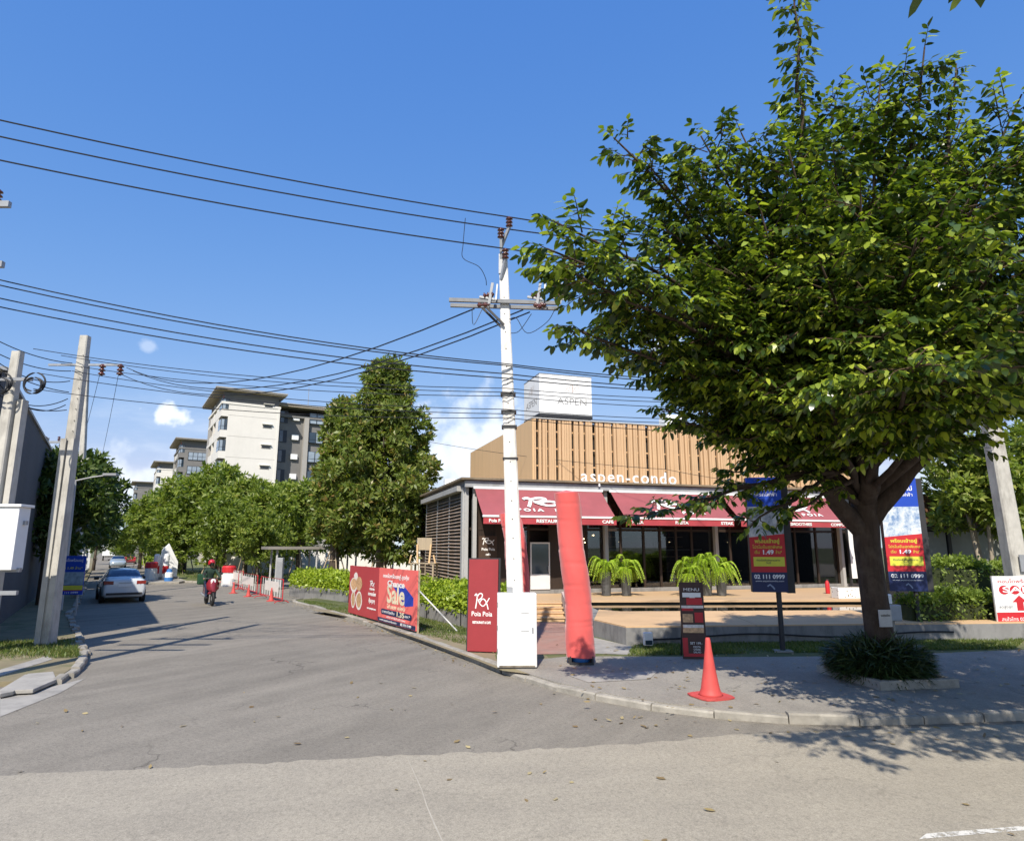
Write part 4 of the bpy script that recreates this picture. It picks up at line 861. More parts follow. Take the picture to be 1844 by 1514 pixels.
grass('grass', 'weedy grass on the left street corner', [((-13,14.5),(-9.6,15.3),(-11.5,18),(-15,17))], 9000, .1, LM_grass, .09)
grass('grass', 'lawn in front of the apartment blocks', [(tuple(ST(52.6,6))[:2],tuple(ST(52,30))[:2],tuple(ST(75,30))[:2],tuple(ST(75,4.8))[:2])], 16000, .2, LM_grass, .12)

# ================================================================== APARTMENT BLOCKS
M_cgrey = mat('block_grey', (.19,.183,.172), .85, .12, .5, .1, 12, stain=(.09,.088,.085), stain_amt=.4, stain_scale=.3)
M_cgrey2 = mat('block_grey_light', (.36,.34,.31), .85, .1, .5, .1, 12)
M_soffit = mat('soffit_tan', (.34,.29,.22), .8, .1, .6, .05)
M_frame = mat('window_frame_dark', (.03,.035,.045), .5, .1, 3, 0)
M_curt = mat('curtained_glass', (.30,.36,.42), .25, .25, .9, 0, spec=.8)
def condo(s0, q0, label, scale=1.0, white_end=True, q_len=26, floors=(3,4,5,6,7)):
    o = thing('apartment_block', label, 'building', ST(s0,q0), SA, None)   # local x = q, y = s
    H = 24.7; fl = 3.03; w = 6.1; dep = 14.5; w = 8.0; Mw = M_cream if white_end else M_cgrey
    MB().box(.9, w, 0, dep, 0, H-1.6).build('wall', Mw, o); MB().box(0, .9, 2.6, 5.4, 0, H-1.6).build('wall', Mw, o); MB().box(0,.9,dep-2.5,dep,0,H-1.6).build('wall', M_cgrey2, o)
    MB().box(.25, w-.2, .25, dep-.2, H-1.6, H-.1).build('attic_wall', M_cgrey, o)
    MB().box(-.1, w+.1, -.08, dep+.1, H-1.95, H-1.62).build('string_course', Mw, o)
    rf = MB().box(-1.0, w+.7, -1.0, dep+1.0, H-.1, H+.08).build('roof', M_soffit, o); MB().box(-1.1, w+.8, -1.1, dep+1.1, H+.08, H+.26).build('roof_edge', M_cgrey2, rf)
    MB().box(.2,.28,.6,.9,H-1.35,H-.5).build('roof_emblem', mat('emblem_red', (.5,.03,.04), .6), o)
    for f in floors:
        z = f*fl
        # slabs that tie the recessed balconies together on the street side
        MB().box(-.02, .9, 0, dep, z-.28, z+.12).build('floor_band', Mw, o)
        # corner bay window
        wn_ = MB().box(.02, .93, .03, 2.55, z+.75, z+2.35).build('window', M_frame, o)
        for (a,b_) in ((.12,1.28),(1.36,2.48)):
            for (c,d) in ((z+.8,z+1.3),(z+1.36,z+2.3)): MB().box(-.005,.06,a,b_,c,d).build('pane', M_curt, wn_)
        for (a,b_) in ((.1,.46),(.52,.88)):
            for (c,d) in ((z+.8,z+1.3),(z+1.36,z+2.3)): MB().box(a,b_,-.005,.06,c,d).build('pane', M_curt if a < .3 else M_glass, wn_)
        MB().box(0,.9,0,2.6,z+.12,z+.75).build('bay_apron', Mw, o)
        # balcony opening with parapet on the street side
        bl = MB().box(.03,.12,5.4,dep-2.5,z+.12,z+1.15).build('balcony', M_cream, o); MB().box(.6,.9-.01,5.6,dep-2.7,z+.2,z+2.5).build('balcony_door', M_glass, bl)
        MB().box(0,.9,8.3,8.6,z+.12,z+fl-.28).build('fin_wall', Mw, o)
        # small vent window in the blank end wall
        v_ = MB().box(w-2.3,w-1.0,-.06,.05,z+1.55,z+2.05).build('window', M_cgrey2, o); MB().box(w-2.2,w-1.08,-.09,-.05,z+1.62,z+1.86).build('pane', M_frame, v_); MB().box(w-2.4,w-.9,-.3,.0,z+2.05,z+2.12).build('hood', Mw, v_)
        MB().box(.95, w-.02, -.012, .01, z-.06, z-.02).build('groove', M_cgrey2, o)
    # recessed long wing
    yb = 3.2
    MB().box(w, q_len, yb, yb+12, 0, H-2.2).build('wall', M_cgrey, o); MB().box(w-.3,w+.02,-.05,yb,0,H-1.62).build('corner_pier', Mw, o)
    rf2 = MB().box(w, q_len+1, yb-1.4, yb+13, H-1.0, H-.72).build('roof', M_soffit, o); MB().box(w-.4, q_len+1.1, yb-1.5, yb+13.1, H-.72, H-.5).build('roof_edge', M_cgrey2, rf2)
    MB().box(w, q_len, yb-.5, yb, H-2.5, H-2.1).build('string_course', M_cgrey, o)
    x = w+.3; k = 0
    while x < q_len-2:
        MB().box(x+4.0, x+4.7, yb-.75, yb, 0, H-2.4).build('pier', M_cgrey2, o, bevel=0)
        MB().box(x+7.7, x+9.0, yb-.55, yb, 0, H-2.4).build('pier', M_cgrey2, o)
        for f in floors:
            z = f*fl-.3
            wn_ = MB().box(x+4.8, x+7.1, yb-.35, yb+.05, z+.6, z+2.3).build('window', M_frame, o)
            for a in (4.88,6.02):
                for (c,d) in ((.66,1.1),(1.16,2.24)): MB().box(x+a, x+a+1.0, yb-.39, yb-.34, z+c, z+d).build('pane', M_curt if a > 5 or f % 2 else M_glass, wn_)
            bl = MB().box(x+7.2, x+10.2, yb-.6, yb-.5, z-.1, z+.95).build('balcony', M_cgrey2, o); MB().box(x+9.1, x+10.9, yb-.04, yb+.02, z+.0, z+2.3).build('balcony_door', M_glass, bl); MB().box(x+9.0,x+11.0,yb-1.1,yb,z-.25,z-.1).build('balcony_slab', M_cgrey2, bl)
            if k == 0:
                wd = MB().box(x+.4, x+1.6, yb-.06, yb+.05, z+.4, z+2.3).build('window', M_frame, o); MB().box(x+.5,x+1.0,yb-.09,yb-.05,z+.5,z+2.2).build('pane', M_glass, wd)
                MB().box(x+2.3,x+3.3,yb-.4,yb,z+.9,z+1.7).build('air_conditioner', M_white, o)
        x += 10.6; k += 1
    return o
condo(100, 12.2, 'nearest apartment block with cream end wall, bay windows and dark balconies')
c2 = condo(152, 11.2, 'second apartment block, dark grey end wall with paired windows', white_end=False, q_len=9, floors=(5,6,7))
c3 = condo(197, 9.6, 'third apartment block, pale end wall beyond the dark one', q_len=9, floors=(5,6,7))
c4 = condo(262, 6.5, 'farthest apartment block with grey flank above the street trees', white_end=False, q_len=9, floors=(3,4,5,6,7))
MB().tube([(14,8,23.4),(14,8,28.5)], .05, 5).build('antenna', M_steel, bpy.data.objects['apartment_block'])
# large dark windows on the grey end wall of the second block
for f in (5,6,7):
    z = f*2.95; w_ = MB().box(1.6,5.2,-.1,.02,z-.2,z+1.5).build('window', M_frame, c2)
    for a in (1.7,2.6,3.5,4.35):
        for c,d in ((-.1,.55),(.62,1.42)): MB().box(a,a+.78,-.13,-.09,z+c,z+d).build('pane', M_curt, w_)
# beige boundary wall and covered walkway in front of the blocks
bwl = thing('boundary_wall', 'long cream wall behind the street trees', 'wall')
a, b = ST(66,9), ST(46,44)
for k in range(9):
    p = a.lerp(b, k/9); q = a.lerp(b, (k+1)/9); MB().beam((p.x,p.y,1.15),(q.x,q.y,1.15),.2,2.1 if k % 2 else 1.9).build('wall_panel', M_cream, bwl)
cn = thing('walkway_canopy', 'flat grey canopy roof on thin posts under the trees', 'canopy')
a = gp(480,1060,.12); b = gp(640,1052,.12); a = at(478,1060,41); b = at(760,1055,46)
za = at(478,985,41).z
mb = MB(); d = Vector((b.x-a.x,b.y-a.y,0)).normalized(); n = Vector((-d.y,d.x,0))
q = [Vector((a.x,a.y,0)), Vector((b.x,b.y,0)), Vector((b.x,b.y,0))+n*2.6, Vector((a.x,a.y,0))+n*2.6]
MB().prism([(p.x,p.y) for p in q], za-.14, za+.04).build('roof', mat('canopy_grey', (.24,.225,.20), .8, .15, 1), cn, bevel=.01)
for f in (.06,.3,.55,.8):
    for w_ in (.3,2.3):
        p = Vector((a.x,a.y,0)).lerp(Vector((b.x,b.y,0)), f)+n*w_; MB().box(p.x-.05,p.x+.05,p.y-.05,p.y+.05,.05,za-.14).build('post', M_post, cn)
cab = thing('control_cabinet', 'slim grey access cabinet standing under the canopy edge', 'cabinet', (*at(501,1068,41)[:2],.12)); MB().box(-.2,.2,-.15,.15,0,1.75).build('body', M_grey, cab, bevel=.02); MB().box(-.16,.16,-.16,-.15,.2,1.5).build('door', M_steel, cab)
# far white towers over the roof line
for (u,v,w_,Y,lab) in [(818,862,46,260,'distant white building low behind the restaurant roof'),(1222,745,54,230,'distant white tower behind the slatted parapet')]:
    t_ = at(u,v,Y); o = thing('distant_building', lab, 'building', (t_.x,t_.y,0), R(12)); W = w_/FPX*Y
    MB().box(-W/2,W/2,0,12,0,t_.z-3).build('wall', M_white, o); MB().box(-W/3,W/4,2,9,t_.z-3,t_.z).build('roof_house', M_white, o)
    for k in range(4):
        for j in range(3): MB().box(-W*.4+W*.22*k,-W*.4+W*.22*k+W*.12,-.1,.05,t_.z-6-3.4*j,t_.z-4.4-3.4*j).build('window', M_glass, o)

# ================================================================== POLES AND CABLES
def pole_part(root, name, h, w0, w1, d0, d1, m, lean=(0,0), groove=0):
    mb = MB(); lx, ly = lean
    prof = [(-1,-1),(1,-1),(1,1),(-1,1)]
    lv = [0,h*.33,h*.66,h]; rows = []
    for z in lv:
        f = z/h; a = (w0+(w1-w0)*f)/2; c = (d0+(d1-d0)*f)/2; ch = min(a,c)*.22
        ring = [(-a+ch,-c),(a-ch,-c),(a,-c+ch),(a,c-ch),(a-ch,c),(-a+ch,c),(-a,c-ch),(-a,-c+ch)]
        rows.append([(x+lx*f, y+ly*f, z) for x,y in ring])
    vs = [p for r_ in rows for p in r_]; n = 8
    fs = [(i*n+j,i*n+(j+1)%n,(i+1)*n+(j+1)%n,(i+1)*n+j) for i in range(3) for j in range(n)]+[tuple(range(n)),tuple(range(3*n,4*n))]
    mb.add(vs, fs); return mb.build(name, m, root)
def insulator(c, h, r, parent, name='insulator', n=12, sheds=3, rot=None):
    prof = [(r*.35,0)]
    for k in range(sheds):
        z = h*(k+.15)/sheds; prof += [(r*.45,z),(r,z+h*.05),(r*.95,z+h*.12),(r*.5,z+h*.22)]
    prof += [(r*.45,h*.9),(r*.4,h),(.002,h)]
    o = MB().lathe(prof, n).build(name, M_porc, parent, smooth=True); o.location = c
    if rot: o.rotation_euler = rot
    return o
M_hole = plain('bolt_hole', (.02,.018,.016), .9)
def bolt_holes(root, h, xo, y, z0, step, lean=(0,0), r=.014):
    z = z0
    while z < h-.3:
        f = z/h; MB().lathe([(r,0),(r,.004),(.001,.004)], 8).build('bolt_hole', M_hole, root).matrix_local = Matrix.Translation((xo+lean[0]*f, y(f)+lean[1]*f-.001, z))@Matrix.Rotation(PI/2,4,'X'); z += step*random.uniform(.9,1.1)
PB = Vector((.12,14.45,.11)); PTOP = 9.15; PLEAN = (-.33,.0)
up = thing('utility_pole', 'white concrete utility pole with crossarm standing behind the white cabinet', 'utility pole', PB)
pole_part(up, 'shaft', PTOP, .38, .20, .34, .19, M_polew, PLEAN)
bolt_holes(up, 8.8, .0, lambda f: -(.34+(.19-.34)*f)/2, 1.7, .42, PLEAN)
def onp(z): return Vector((PLEAN[0]*z/PTOP, 0, z))
zc_ = at(905,545,14.4).z-PB.z; cc = onp(zc_)
for y in (-.17,.17):
    ca = MB().beam((cc.x-1.28,y,zc_+.02),(cc.x+1.26,y,zc_-.06),.07,.085).build('crossarm', mat('crossarm_steel', (.17,.175,.18), .55, .2, 6, .05, metal=.3), up)
for y in (-.17,.17): MB().beam((cc.x-.55,y,zc_-.02),(cc.x-.02,y,zc_-.58),.05,.05).build('brace', M_dark, up)
for x in (-.48,.62,1.14):
    fz = MB().beam((cc.x+x+.12,-.22,zc_-.10),(cc.x+x+.20,-.24,zc_+.40),.06,.06).build('fuse_cutout', M_steel, up); MB().tube([(cc.x+x+.28,-.27,zc_-.02),(cc.x+x+.31,-.27,zc_+.36)], .02, 8).build('fuse_tube', M_white, fz)
    insulator((cc.x+x-.02,-.20,zc_+.10), .26, .075, up, rot=(0,R(80),0)); MB().beam((cc.x+x-.1,-.2,zc_+.08),(cc.x+x+.25,-.2,zc_+.02),.05,.05).build('fuse_bracket', M_steel, up)
for x, s_ in ((-.62,-1),(.66,-1),(.92,1)):
    insulator((cc.x+x,-.25,zc_-.14), .34, .06, up, sheds=2, rot=(R(100) if s_ < 0 else R(115),0,R(55) if s_<0 else R(-40)))
pins = []
for (u,v) in ((917,398),(902,418),(910,455)):
    p = at(u,v,14.25)-PB; tip = onp(min(p.z-.2, PTOP-.1)); pins.append((p, insulator((p.x,p.y,p.z-.16), .26, .085, up)))
    MB().beam((p.x,p.y,p.z-.16),(tip.x-.05,-.1,p.z-.62),.06,.06).build('pin_bracket', M_steel, up)
MB().box(-.1,.04,-.12,-.05,PTOP-.5,PTOP-.1).build('head_plate', M_steel, up).location = onp(PTOP).xy.to_3d()
for z_, h_ in ((5.0,.05),(5.35,.04),(5.75,.05),(4.3,.03)): MB().box(-.17,.17,-.16,.16,z_,z_+h_).build('steel_band', M_dark, up).location = onp(z_).xy.to_3d()+Vector((0,0,0))
# jumper leads
def lead(pts, r=.008): return MB().tube(spline([tuple(p) for p in pts], 5), r, 5).build('jumper', M_cable, up)
lead([at(838,393,13.9)-PB, at(834,440,13.9)-PB, at(834,465,13.9)-PB, at(862,480,14)-PB, at(874,500,14.1)-PB, at(876,514,14.2)-PB]); lead([at(983,485,14)-PB, at(972,495,14)-PB, at(960,508,14.1)-PB])
lead([at(850,557,14.15)-PB, at(853,585,14)-PB, at(870,553,14.15)-PB]); lead([at(917,600,14.4)-PB, at(935,596,14.2)-PB, at(957,565,14.1)-PB]); lead([at(917,575,14.3)-PB, at(930,573,14.2)-PB, at(950,600,14.1)-PB, at(985,580,14.1)-PB, at(1000,555,14.1)-PB])
# white cabinet at its foot
cb_ = thing('utility_cabinet', 'plain white box cabinet at the foot of the central pole', 'cabinet', (gp(931,1212,.11).x, 14.0, .11), R(2))
MB().box(-.40,.40,-.20,.22,.03,1.46).build('body', mat('cabinet_white', (.78,.775,.755), .5, .04, 2, .06, stain=(.52,.48,.42), stain_amt=.35, stain_scale=2.2, stain_stretch=(3,3,.5)), cb_, bevel=.015); MB().box(-.38,.38,-.19,.21,0,.03).build('plinth', M_dark, cb_)
for z in (1.08,.72): MB().box(.08,.24,-.206,-.2,z,z+.012).build('vent_slot', M_steel, cb_)
MB().box(-.385,-.379,-.2035,-.2,.05,1.43).build('door_seam', M_grey, cb_); MB().box(.372,.378,-.2035,-.2,.05,1.43).build('door_seam', M_grey, cb_); MB().box(-.36,.36,-.203,-.2,.034,.07).build('scuff_band', mat('road_grime', (.22,.19,.15), .9, .5, 9, .2), cb_)
for z in (.3,.75,1.2): MB().box(-.405,-.39,-.21,-.19,z,z+.09).build('hinge', M_steel, cb_)
MB().box(.30,.33,-.225,-.2,.70,.80).build('latch', M_steel, cb_)
MB().box(-.2,-.08,-.05,.05,1.46,1.58).build('lock_box', M_steel, cb_)

def pole_simple(name, label, base, h, w, m, arms=(), lean=(0,0), groove=False, rz=0):
    o = thing(name, label, 'utility pole', base, rz); pole_part(o, 'shaft', h, w, w*.6, w*.9, w*.55, m, lean)
    if groove:
        MB().box(-.035,.035,-w*.46,-w*.40,.2,h*.62).build('recess', M_concdark, o)
    for (z, half, pins_) in arms:
        f = z/h; MB().beam((-half+lean[0]*f,-.14,z),(half+lean[0]*f,-.14,z),.08,.11).build('crossarm', M_steel, o)
        for x in pins_: insulator((x,-.14,z+.06), .24, .08, o)
    return o
LP = Vector((-11.62,17.1,.09))
lp = pole_simple('utility_pole', 'grooved grey concrete pole leaning on the left corner verge', LP, 8.05, .36, M_pole, groove=False)
MB().box(-.175,-.03,-.195,-.16,0,5.2).build('rib', M_pole, lp); MB().box(.03,.175,-.195,-.16,0,5.2).build('rib', M_pole, lp)
bolt_holes(lp, 8, .08, lambda f: -(.378+(.231-.378)*f)/2, 5.4, .3)
L2 = Vector((at(138,1060,33).x,33,.05)); pt2 = at(157,650,33)
p2 = pole_simple('utility_pole', 'slimmer concrete pole with one crossarm and two brown insulators', L2, pt2.z+.0, .34, M_pole, arms=[(pt2.z-.3,1.9,())], lean=(pt2.x-L2.x,0))
ins2 = []
for u in (183,216): q_ = at(u,672,32.8)-L2; insulator((q_.x,q_.y,q_.z-.12), .6, .17, p2, sheds=3); ins2.append(at(u,660,32.8))
# off-frame pole on the left whose crossarm ends reach into view
NP = Vector((-10.2,11.0,.05)); np_ = pole_simple('utility_pole', 'tall concrete pole at the left edge, only crossarm ends in view', NP, 12.0, .36, M_pole, arms=[(at(15,380,11).z,1.15,(-.9,.9)),(at(15,487,11).z,1.2,()),(at(8,578,11).z,1.1,())])
# transformer/telecom pole with coiled cable and white cabinet
TP = Vector((at(-40,1100,15.6).x,15.6,.09)); tt = at(32,640,15.6)
tpo = pole_simple('utility_pole', 'stained concrete pole with coiled black cable at the left edge', TP, tt.z, .36, M_pole, lean=(tt.x-TP.x,0))
MB().beam((.28,.1,0),(tt.x-TP.x+.22,.1,tt.z-1.2),.14,.2).build('twin_shaft', M_pole, tpo)
for (u,v) in ((62,690),(2,690)):
    c = at(u,v,15.3)-TP
    for k in range(3):
        rr = .26-.03*k; MB().tube([(c.x+.02*k+math.cos(a)*rr, c.y-.05*k, c.z-.04*k+math.sin(a)*rr*(1 if k != 1 else .7)) for a in np.linspace(0,2*PI,25)], .02, 6).build('cable_coil', M_cable, tpo)
MB().beam((tt.x-TP.x-.6,-.2,tt.z-.75),(tt.x-TP.x+.6,-.2,tt.z-.75),.06,.08).build('coil_bar', M_steel, tpo)
kb = at(16,1000,15.0); kz0, kz1 = at(16,1026,15).z, at(16,908,15).z
kc = thing('meter_cabinet', 'weathered white equipment cabinet hung on the left-edge pole', 'cabinet', (kb.x,15.0,kz0), R(8))
MB().box(-.75,.14,-.1,.35,0,kz1-kz0-.06).build('body', M_white, kc, bevel=.015); MB().box(-.79,.19,-.15,.40,kz1-kz0-.06,kz1-kz0).build('lid', M_white, kc, bevel=.01)
for z in (-.05,-.55,1.0): MB().box(-.6,.2,.1,.2,z,z+.09).build('bracket', M_steel, kc)
# right-hand pole half hidden by the tree
RP = Vector((13.95,18.5,.1)); rp = pole_simple('utility_pole', 'mottled concrete pole at the right edge behind the red sale board', RP, 11.5, .5, M_pole, lean=(-.4,0)); 
MB().box(-.14,.14,-.29,-.26,1.75,2.2).build('meter_plate', M_steel, rp)
# far poles down the street
for i, (s_, q_) in enumerate([(62,-1.9),(95,-2.0)]): pole_simple('utility_pole', ['plain concrete pole above the dark trees on the left','farthest concrete pole down the left of the street'][i], ST(s_,q_), 9.5, .3, M_pole, arms=[(9.0,1.1,(-.9,.9))], rz=SA)
fp = at(85,795,34); pole_simple('utility_pole', 'small distant pole top with crossarm left of the grooved pole', (fp.x,34,0), fp.z+.2, .22, M_pole, arms=[(fp.z-.05,1.0,(-.7,.0,.7))])

def cable(label, pts, r=.013, sag=.3, group=None, seg=14, name='power_cable'):
    P = []
    for i in range(len(pts)-1):
        a, b = Vector(pts[i]), Vector(pts[i+1]); sg_ = sag[i] if isinstance(sag,(list,tuple)) else sag
        for k in range(seg+(1 if i == len(pts)-2 else 0)):
            t = k/seg; p = a.lerp(b,t); P.append(p+Vector((0,0,-4*sg_*t*(1-t))))
    o0 = P[0]; return tag(MB().tube([p-o0 for p in P], r, 5).build(name, M_cable, None, fix=False, loc=o0), label, 'cable', group)
for i, ((p,_), lv, nm) in enumerate(zip(pins, (217,247,290), ('top','middle','lowest'))):
    w = p+PB+Vector((0,0,.1)); e = at(-60,lv-14,11.1); r_ = at(1500,(448,458,500)[i],16.5)
    cable('%s of the three high cables over the road, tied to the central pole' % nm, [e, w, r_, r_+Vector((6,2,.4))], .016, [.12,.15,0], 'high cables over the road')
for i, (u,v,u2,v2) in enumerate([(854,556,228,662),(942,558,240,668),(954,562,214,672)]):
    cable('%s of three cables sagging from the crossarm to the side-street pole' % ('highest','middle','lowest')[i], [at(u,v,14.2 if i == 0 else 14.72), at(u2,v2,32.8)], .018, 1.25+.15*i, 'cables from the crossarm into the side street')
LOW = [(-60,490,655,683),(-60,500,658,688),(-60,524,673,698),(-60,540,681,704),(60,628,699,717),(110,640,706,724),(110,655,713,733),(130,668,737,754),(70,672,745,761),(60,700,752,776)]
for i, (u0,v0,v1,v2) in enumerate(LOW):
    Y0 = 12.2 if u0 < 0 else (15.4 if u0 < 100 else 17.0)
    cable('%s of six thin low cables strung past the central pole' % ('highest','second highest','third highest','third lowest','second lowest','lowest')[i-4] if i > 3 else '%s of four dark cables slanting down from the left edge to the pole' % ('top','second','third','lowest')[i], [at(u0,v0,Y0), at(911,v1,14.22), at(1200,v2,16.2), at(1790,v2+30,18.3)], .013 if i < 4 else .009, [.22,.03,.1], 'low cables strung past the central pole' if i > 3 else 'cables slanting down from the left')
for i, e in enumerate(ins2):
    cable('%s cable running down the street from the brown insulators' % ('left','right')[i], [e, ST(62,-1.9+(-.9 if i == 0 else .9)*.9,9.1)], .012, .5, 'cables running down the side street')
cable('thin cable crossing in front of the slatted parapet', [at(770,795,30), at(1200,845,26.5), at(1500,880,25)], .010, .15)
for i, (v0,v1,sg0) in enumerate(((605,648,.12),(628,664,.15),(640,684,.25),(652,706,.12),(690,720,.35),(700,742,.2),(664,735,.5))): cable('%s of seven loose cables looping between the left-hand poles' % ('topmost','second','third','fourth','fifth','sixth','lowest')[i], [at(-20,v0,15.2), at(130-2*i,v1+(3-i)*2,17.0)], .012, sg0, 'loose cables between the left poles')

# ================================================================== LEFT SIDE
M_hoard = mat('hoarding_sheet', (.095,.10,.11), .7, .12, .7, .12, 10, stain=(.11,.11,.11), stain_amt=.5, stain_scale=.6)
hw = thing('hoarding_wall', 'tall grey corrugated sheet wall along the left of the street', 'wall', ST(20.5,-2.7), SA)
for k in range(24):
    mb = MB(); y0 = k*1.05; n = 12; rows = []
    for z in (0,6.9+.05*math.sin(k)): rows.append([(.04*(1 if (j//2) % 2 else 0)+.0, y0+1.04*j/n, z) for j in range(n+1)])
    mb.strip(rows); mb.strip([[(x-.05,y,z) for x,y,z in r_] for r_ in rows]); mb.build('sheet_panel', M_hoard, hw, fix=False)
for k in range(9): MB().box(-.18,-.06,k*3.0-.05,k*3.0+.05,0,6.7).build('post', M_dark, hw)
MB().box(-.1,.10,0,25.2,6.93,7.02).build('cap', M_steel, hw)
lw = thing('low_wall', 'low mossy block wall beyond the grey hoarding', 'wall', ST(46,-2.8), SA)
for k in range(14): MB().box(-.12,.12,k*3.0,k*3.0+2.9,0,2.2).build('wall_panel', M_concdark, lw)
for k in range(12):
    p = ST(44+4.2*k, -1.55); o = thing('white_post', ('white roadside post nearest the blue poster' if k == 0 else '%s white roadside post counting from the blue poster down the left kerb' % ('','second','third','fourth','fifth','sixth','seventh','eighth','ninth','tenth','eleventh','farthest')[k]), 'post', p, SA, 'white posts along the left kerb')
    MB().box(-.12,.12,-.12,.12,0,1.9+.25*(k%3)).build('shaft', M_white, o, bevel=.02); MB().box(-.14,.14,-.14,.14,0,.25).build('foot', M_conc, o)
# street lamp
lb = gp(108,1098,.09); ltp = at(132,868,lb.y); sl = thing('street_lamp', 'slim grey street lamp on the left verge with a short arm', 'street lamp', lb)
MB().tube([(0,0,0),(0,0,ltp.z*.5),((ltp.x-lb.x)*.3,0,ltp.z)], [.085,.07,.045], 10).build('column', M_post, sl); MB().tube([((ltp.x-lb.x)*.3,0,ltp.z-.03),(.6,.05,ltp.z+.12),(1.15,.1,ltp.z+.2)], .03, 6).build('arm', M_post, sl)
MB().prism([(1.05,-.05),(1.6,-.03),(1.6,.2),(1.05,.22)], ltp.z+.17, ltp.z+.27).build('lantern', M_steel, sl, bevel=.02)
M_thai = mat('print_white', (.80,.80,.80), .6, .03, 9, 0); M_yel = mat('print_yellow', (.62,.60,.06), .6, .06, 6, 0); M_blue = mat('print_blue', (.012,.06,.42), .5, .12, 1.5, 0); M_navy = mat('print_navy', (.012,.022,.085), .45, .12, 3, 0); M_pred = mat('print_red', (.50,.022,.03), .5, .08, 2, 0)
# blue roadside poster
bs = gp(119,1108,.09); z0, z1 = at(119,1075,bs.y).z, at(119,1005,bs.y).z
po = thing('roadside_poster', 'small blue property poster on a post by the left kerb', 'sign', bs, R(12))
for x in (-.28,.28): MB().box(x-.025,x+.025,.02,.06,0,z1).build('post', M_post, po)
MB().box(-.44,.44,-.02,.02,z0,z1).build('board', M_blue, po); hh = z1-z0
for (a,b_,m_) in ((.0,.10,M_blue),(.10,.20,M_pred),(.12,.24,M_yel),(.26,.58,mat('print_photo_grey', (.30,.40,.46), .6, .5, 7, 0))): MB().box(-.43,.43,-.026-.002*(b_ > .22),-.021,z0+hh*a,z0+hh*b_).build('print', m_, po)
put_text('คอนโดพร้อมอยู่', .13, M_thai, po, 0, -.03, z0+hh*.88, fit=.7); put_text('เริ่ม 1.49 ล้าน*', .12, M_yel, po, 0, -.03, z0+hh*.68, fit=.72); put_text('02 111 0999', .10, M_thai, po, 0, -.03, z0+hh*.05, fit=.6)

# ================================================================== SIGNS AND THINGS AT THE CORNER
# sale hoarding: two printed panels on a timber frame along the side-street kerb
HA, HB = Vector((-2.70,19.25,0)), Vector((-5.95,24.75,0)); hd = (HA-HB); HL = hd.length; hrz = math.atan2(hd.y, hd.x)
hb = thing('sale_hoarding', 'long red two-panel sale hoarding standing on the kerb', 'sign', (HB.x,HB.y,.12), hrz)
M_drk_red = mat('print_dark_red', (.42,.05,.055), .55, .08, 1.5, 0); M_brt_red = mat('print_bright_red', (.80,.155,.135), .55, .06, 1.5, 0); M_cremep = mat('print_cream', (.80,.70,.48), .6, .1, 5, 0)
HH = 1.72
MB().box(0, HL*.5-.01, -.02, .02, .06, HH).build('left_panel', M_drk_red, hb); MB().box(HL*.5+.01, HL, -.02, .02, .06, HH).build('right_panel', M_brt_red, hb)
for x in (.05,HL*.25,HL*.5,HL*.75,HL-.04): MB().box(x-.03,x+.03,.025,.085,-.1,HH+.01).build('post', M_stake, hb)
for z in (.2,1.0,1.6): MB().box(.02,HL-.02,.022,.06,z,z+.05).build('rail', M_stake, hb)
for x in (HL*.5,HL-.06): MB().beam((x+.1,.06,1.15),(x+.25,1.25,-.05),.035,.035).build('strut', M_white, hb)
q = HL*.5
# print on the dark panel: dishes, mark, lines of lettering
M_food = mat('print_food', (.62,.38,.20), .6, .6, 14, 0); M_plate = mat('print_plate', (.74,.68,.62), .6, .25, 18, 0)
for (x,z,rx,rz_,m_) in ((.55,1.05,.42,.26,M_plate),(.55,1.08,.34,.20,M_food),(1.15,1.12,.36,.24,M_food),(.75,1.36,.22,.14,M_plate),(.55,.55,.26,.30,M_plate),(.55,.55,.19,.24,M_food),(1.2,.55,.36,.32,M_plate),(1.2,.56,.27,.25,M_food)):
    n = 18; MB().add([(x+rx*math.cos(2*PI*i/n)*(1+.08*math.sin(5*i)), -.0225-.0008*len(hb.children)%.004, z+rz_*math.sin(2*PI*i/n)) for i in range(n)], [tuple(range(n))]).build('print', m_, hb, fix=False)
mb = MB(); logo_strokes(mb, q*.80, 1.17, .46, .2, -.024); mb.build('lettering', M_let, hb, fix=False)
for z, tx, s_, fw_ in ((1.0,'POIA POIA',.09,.5),(.84,'อาหารอร่อย',.15,.75),(.62,'คุ้มสุดๆ',.17,.6),(.38,'www.poiapoia.com',.08,.9)): put_text(tx, s_, M_let, hb, q*.80, -.024, z, fit=fw_, bold=.004)
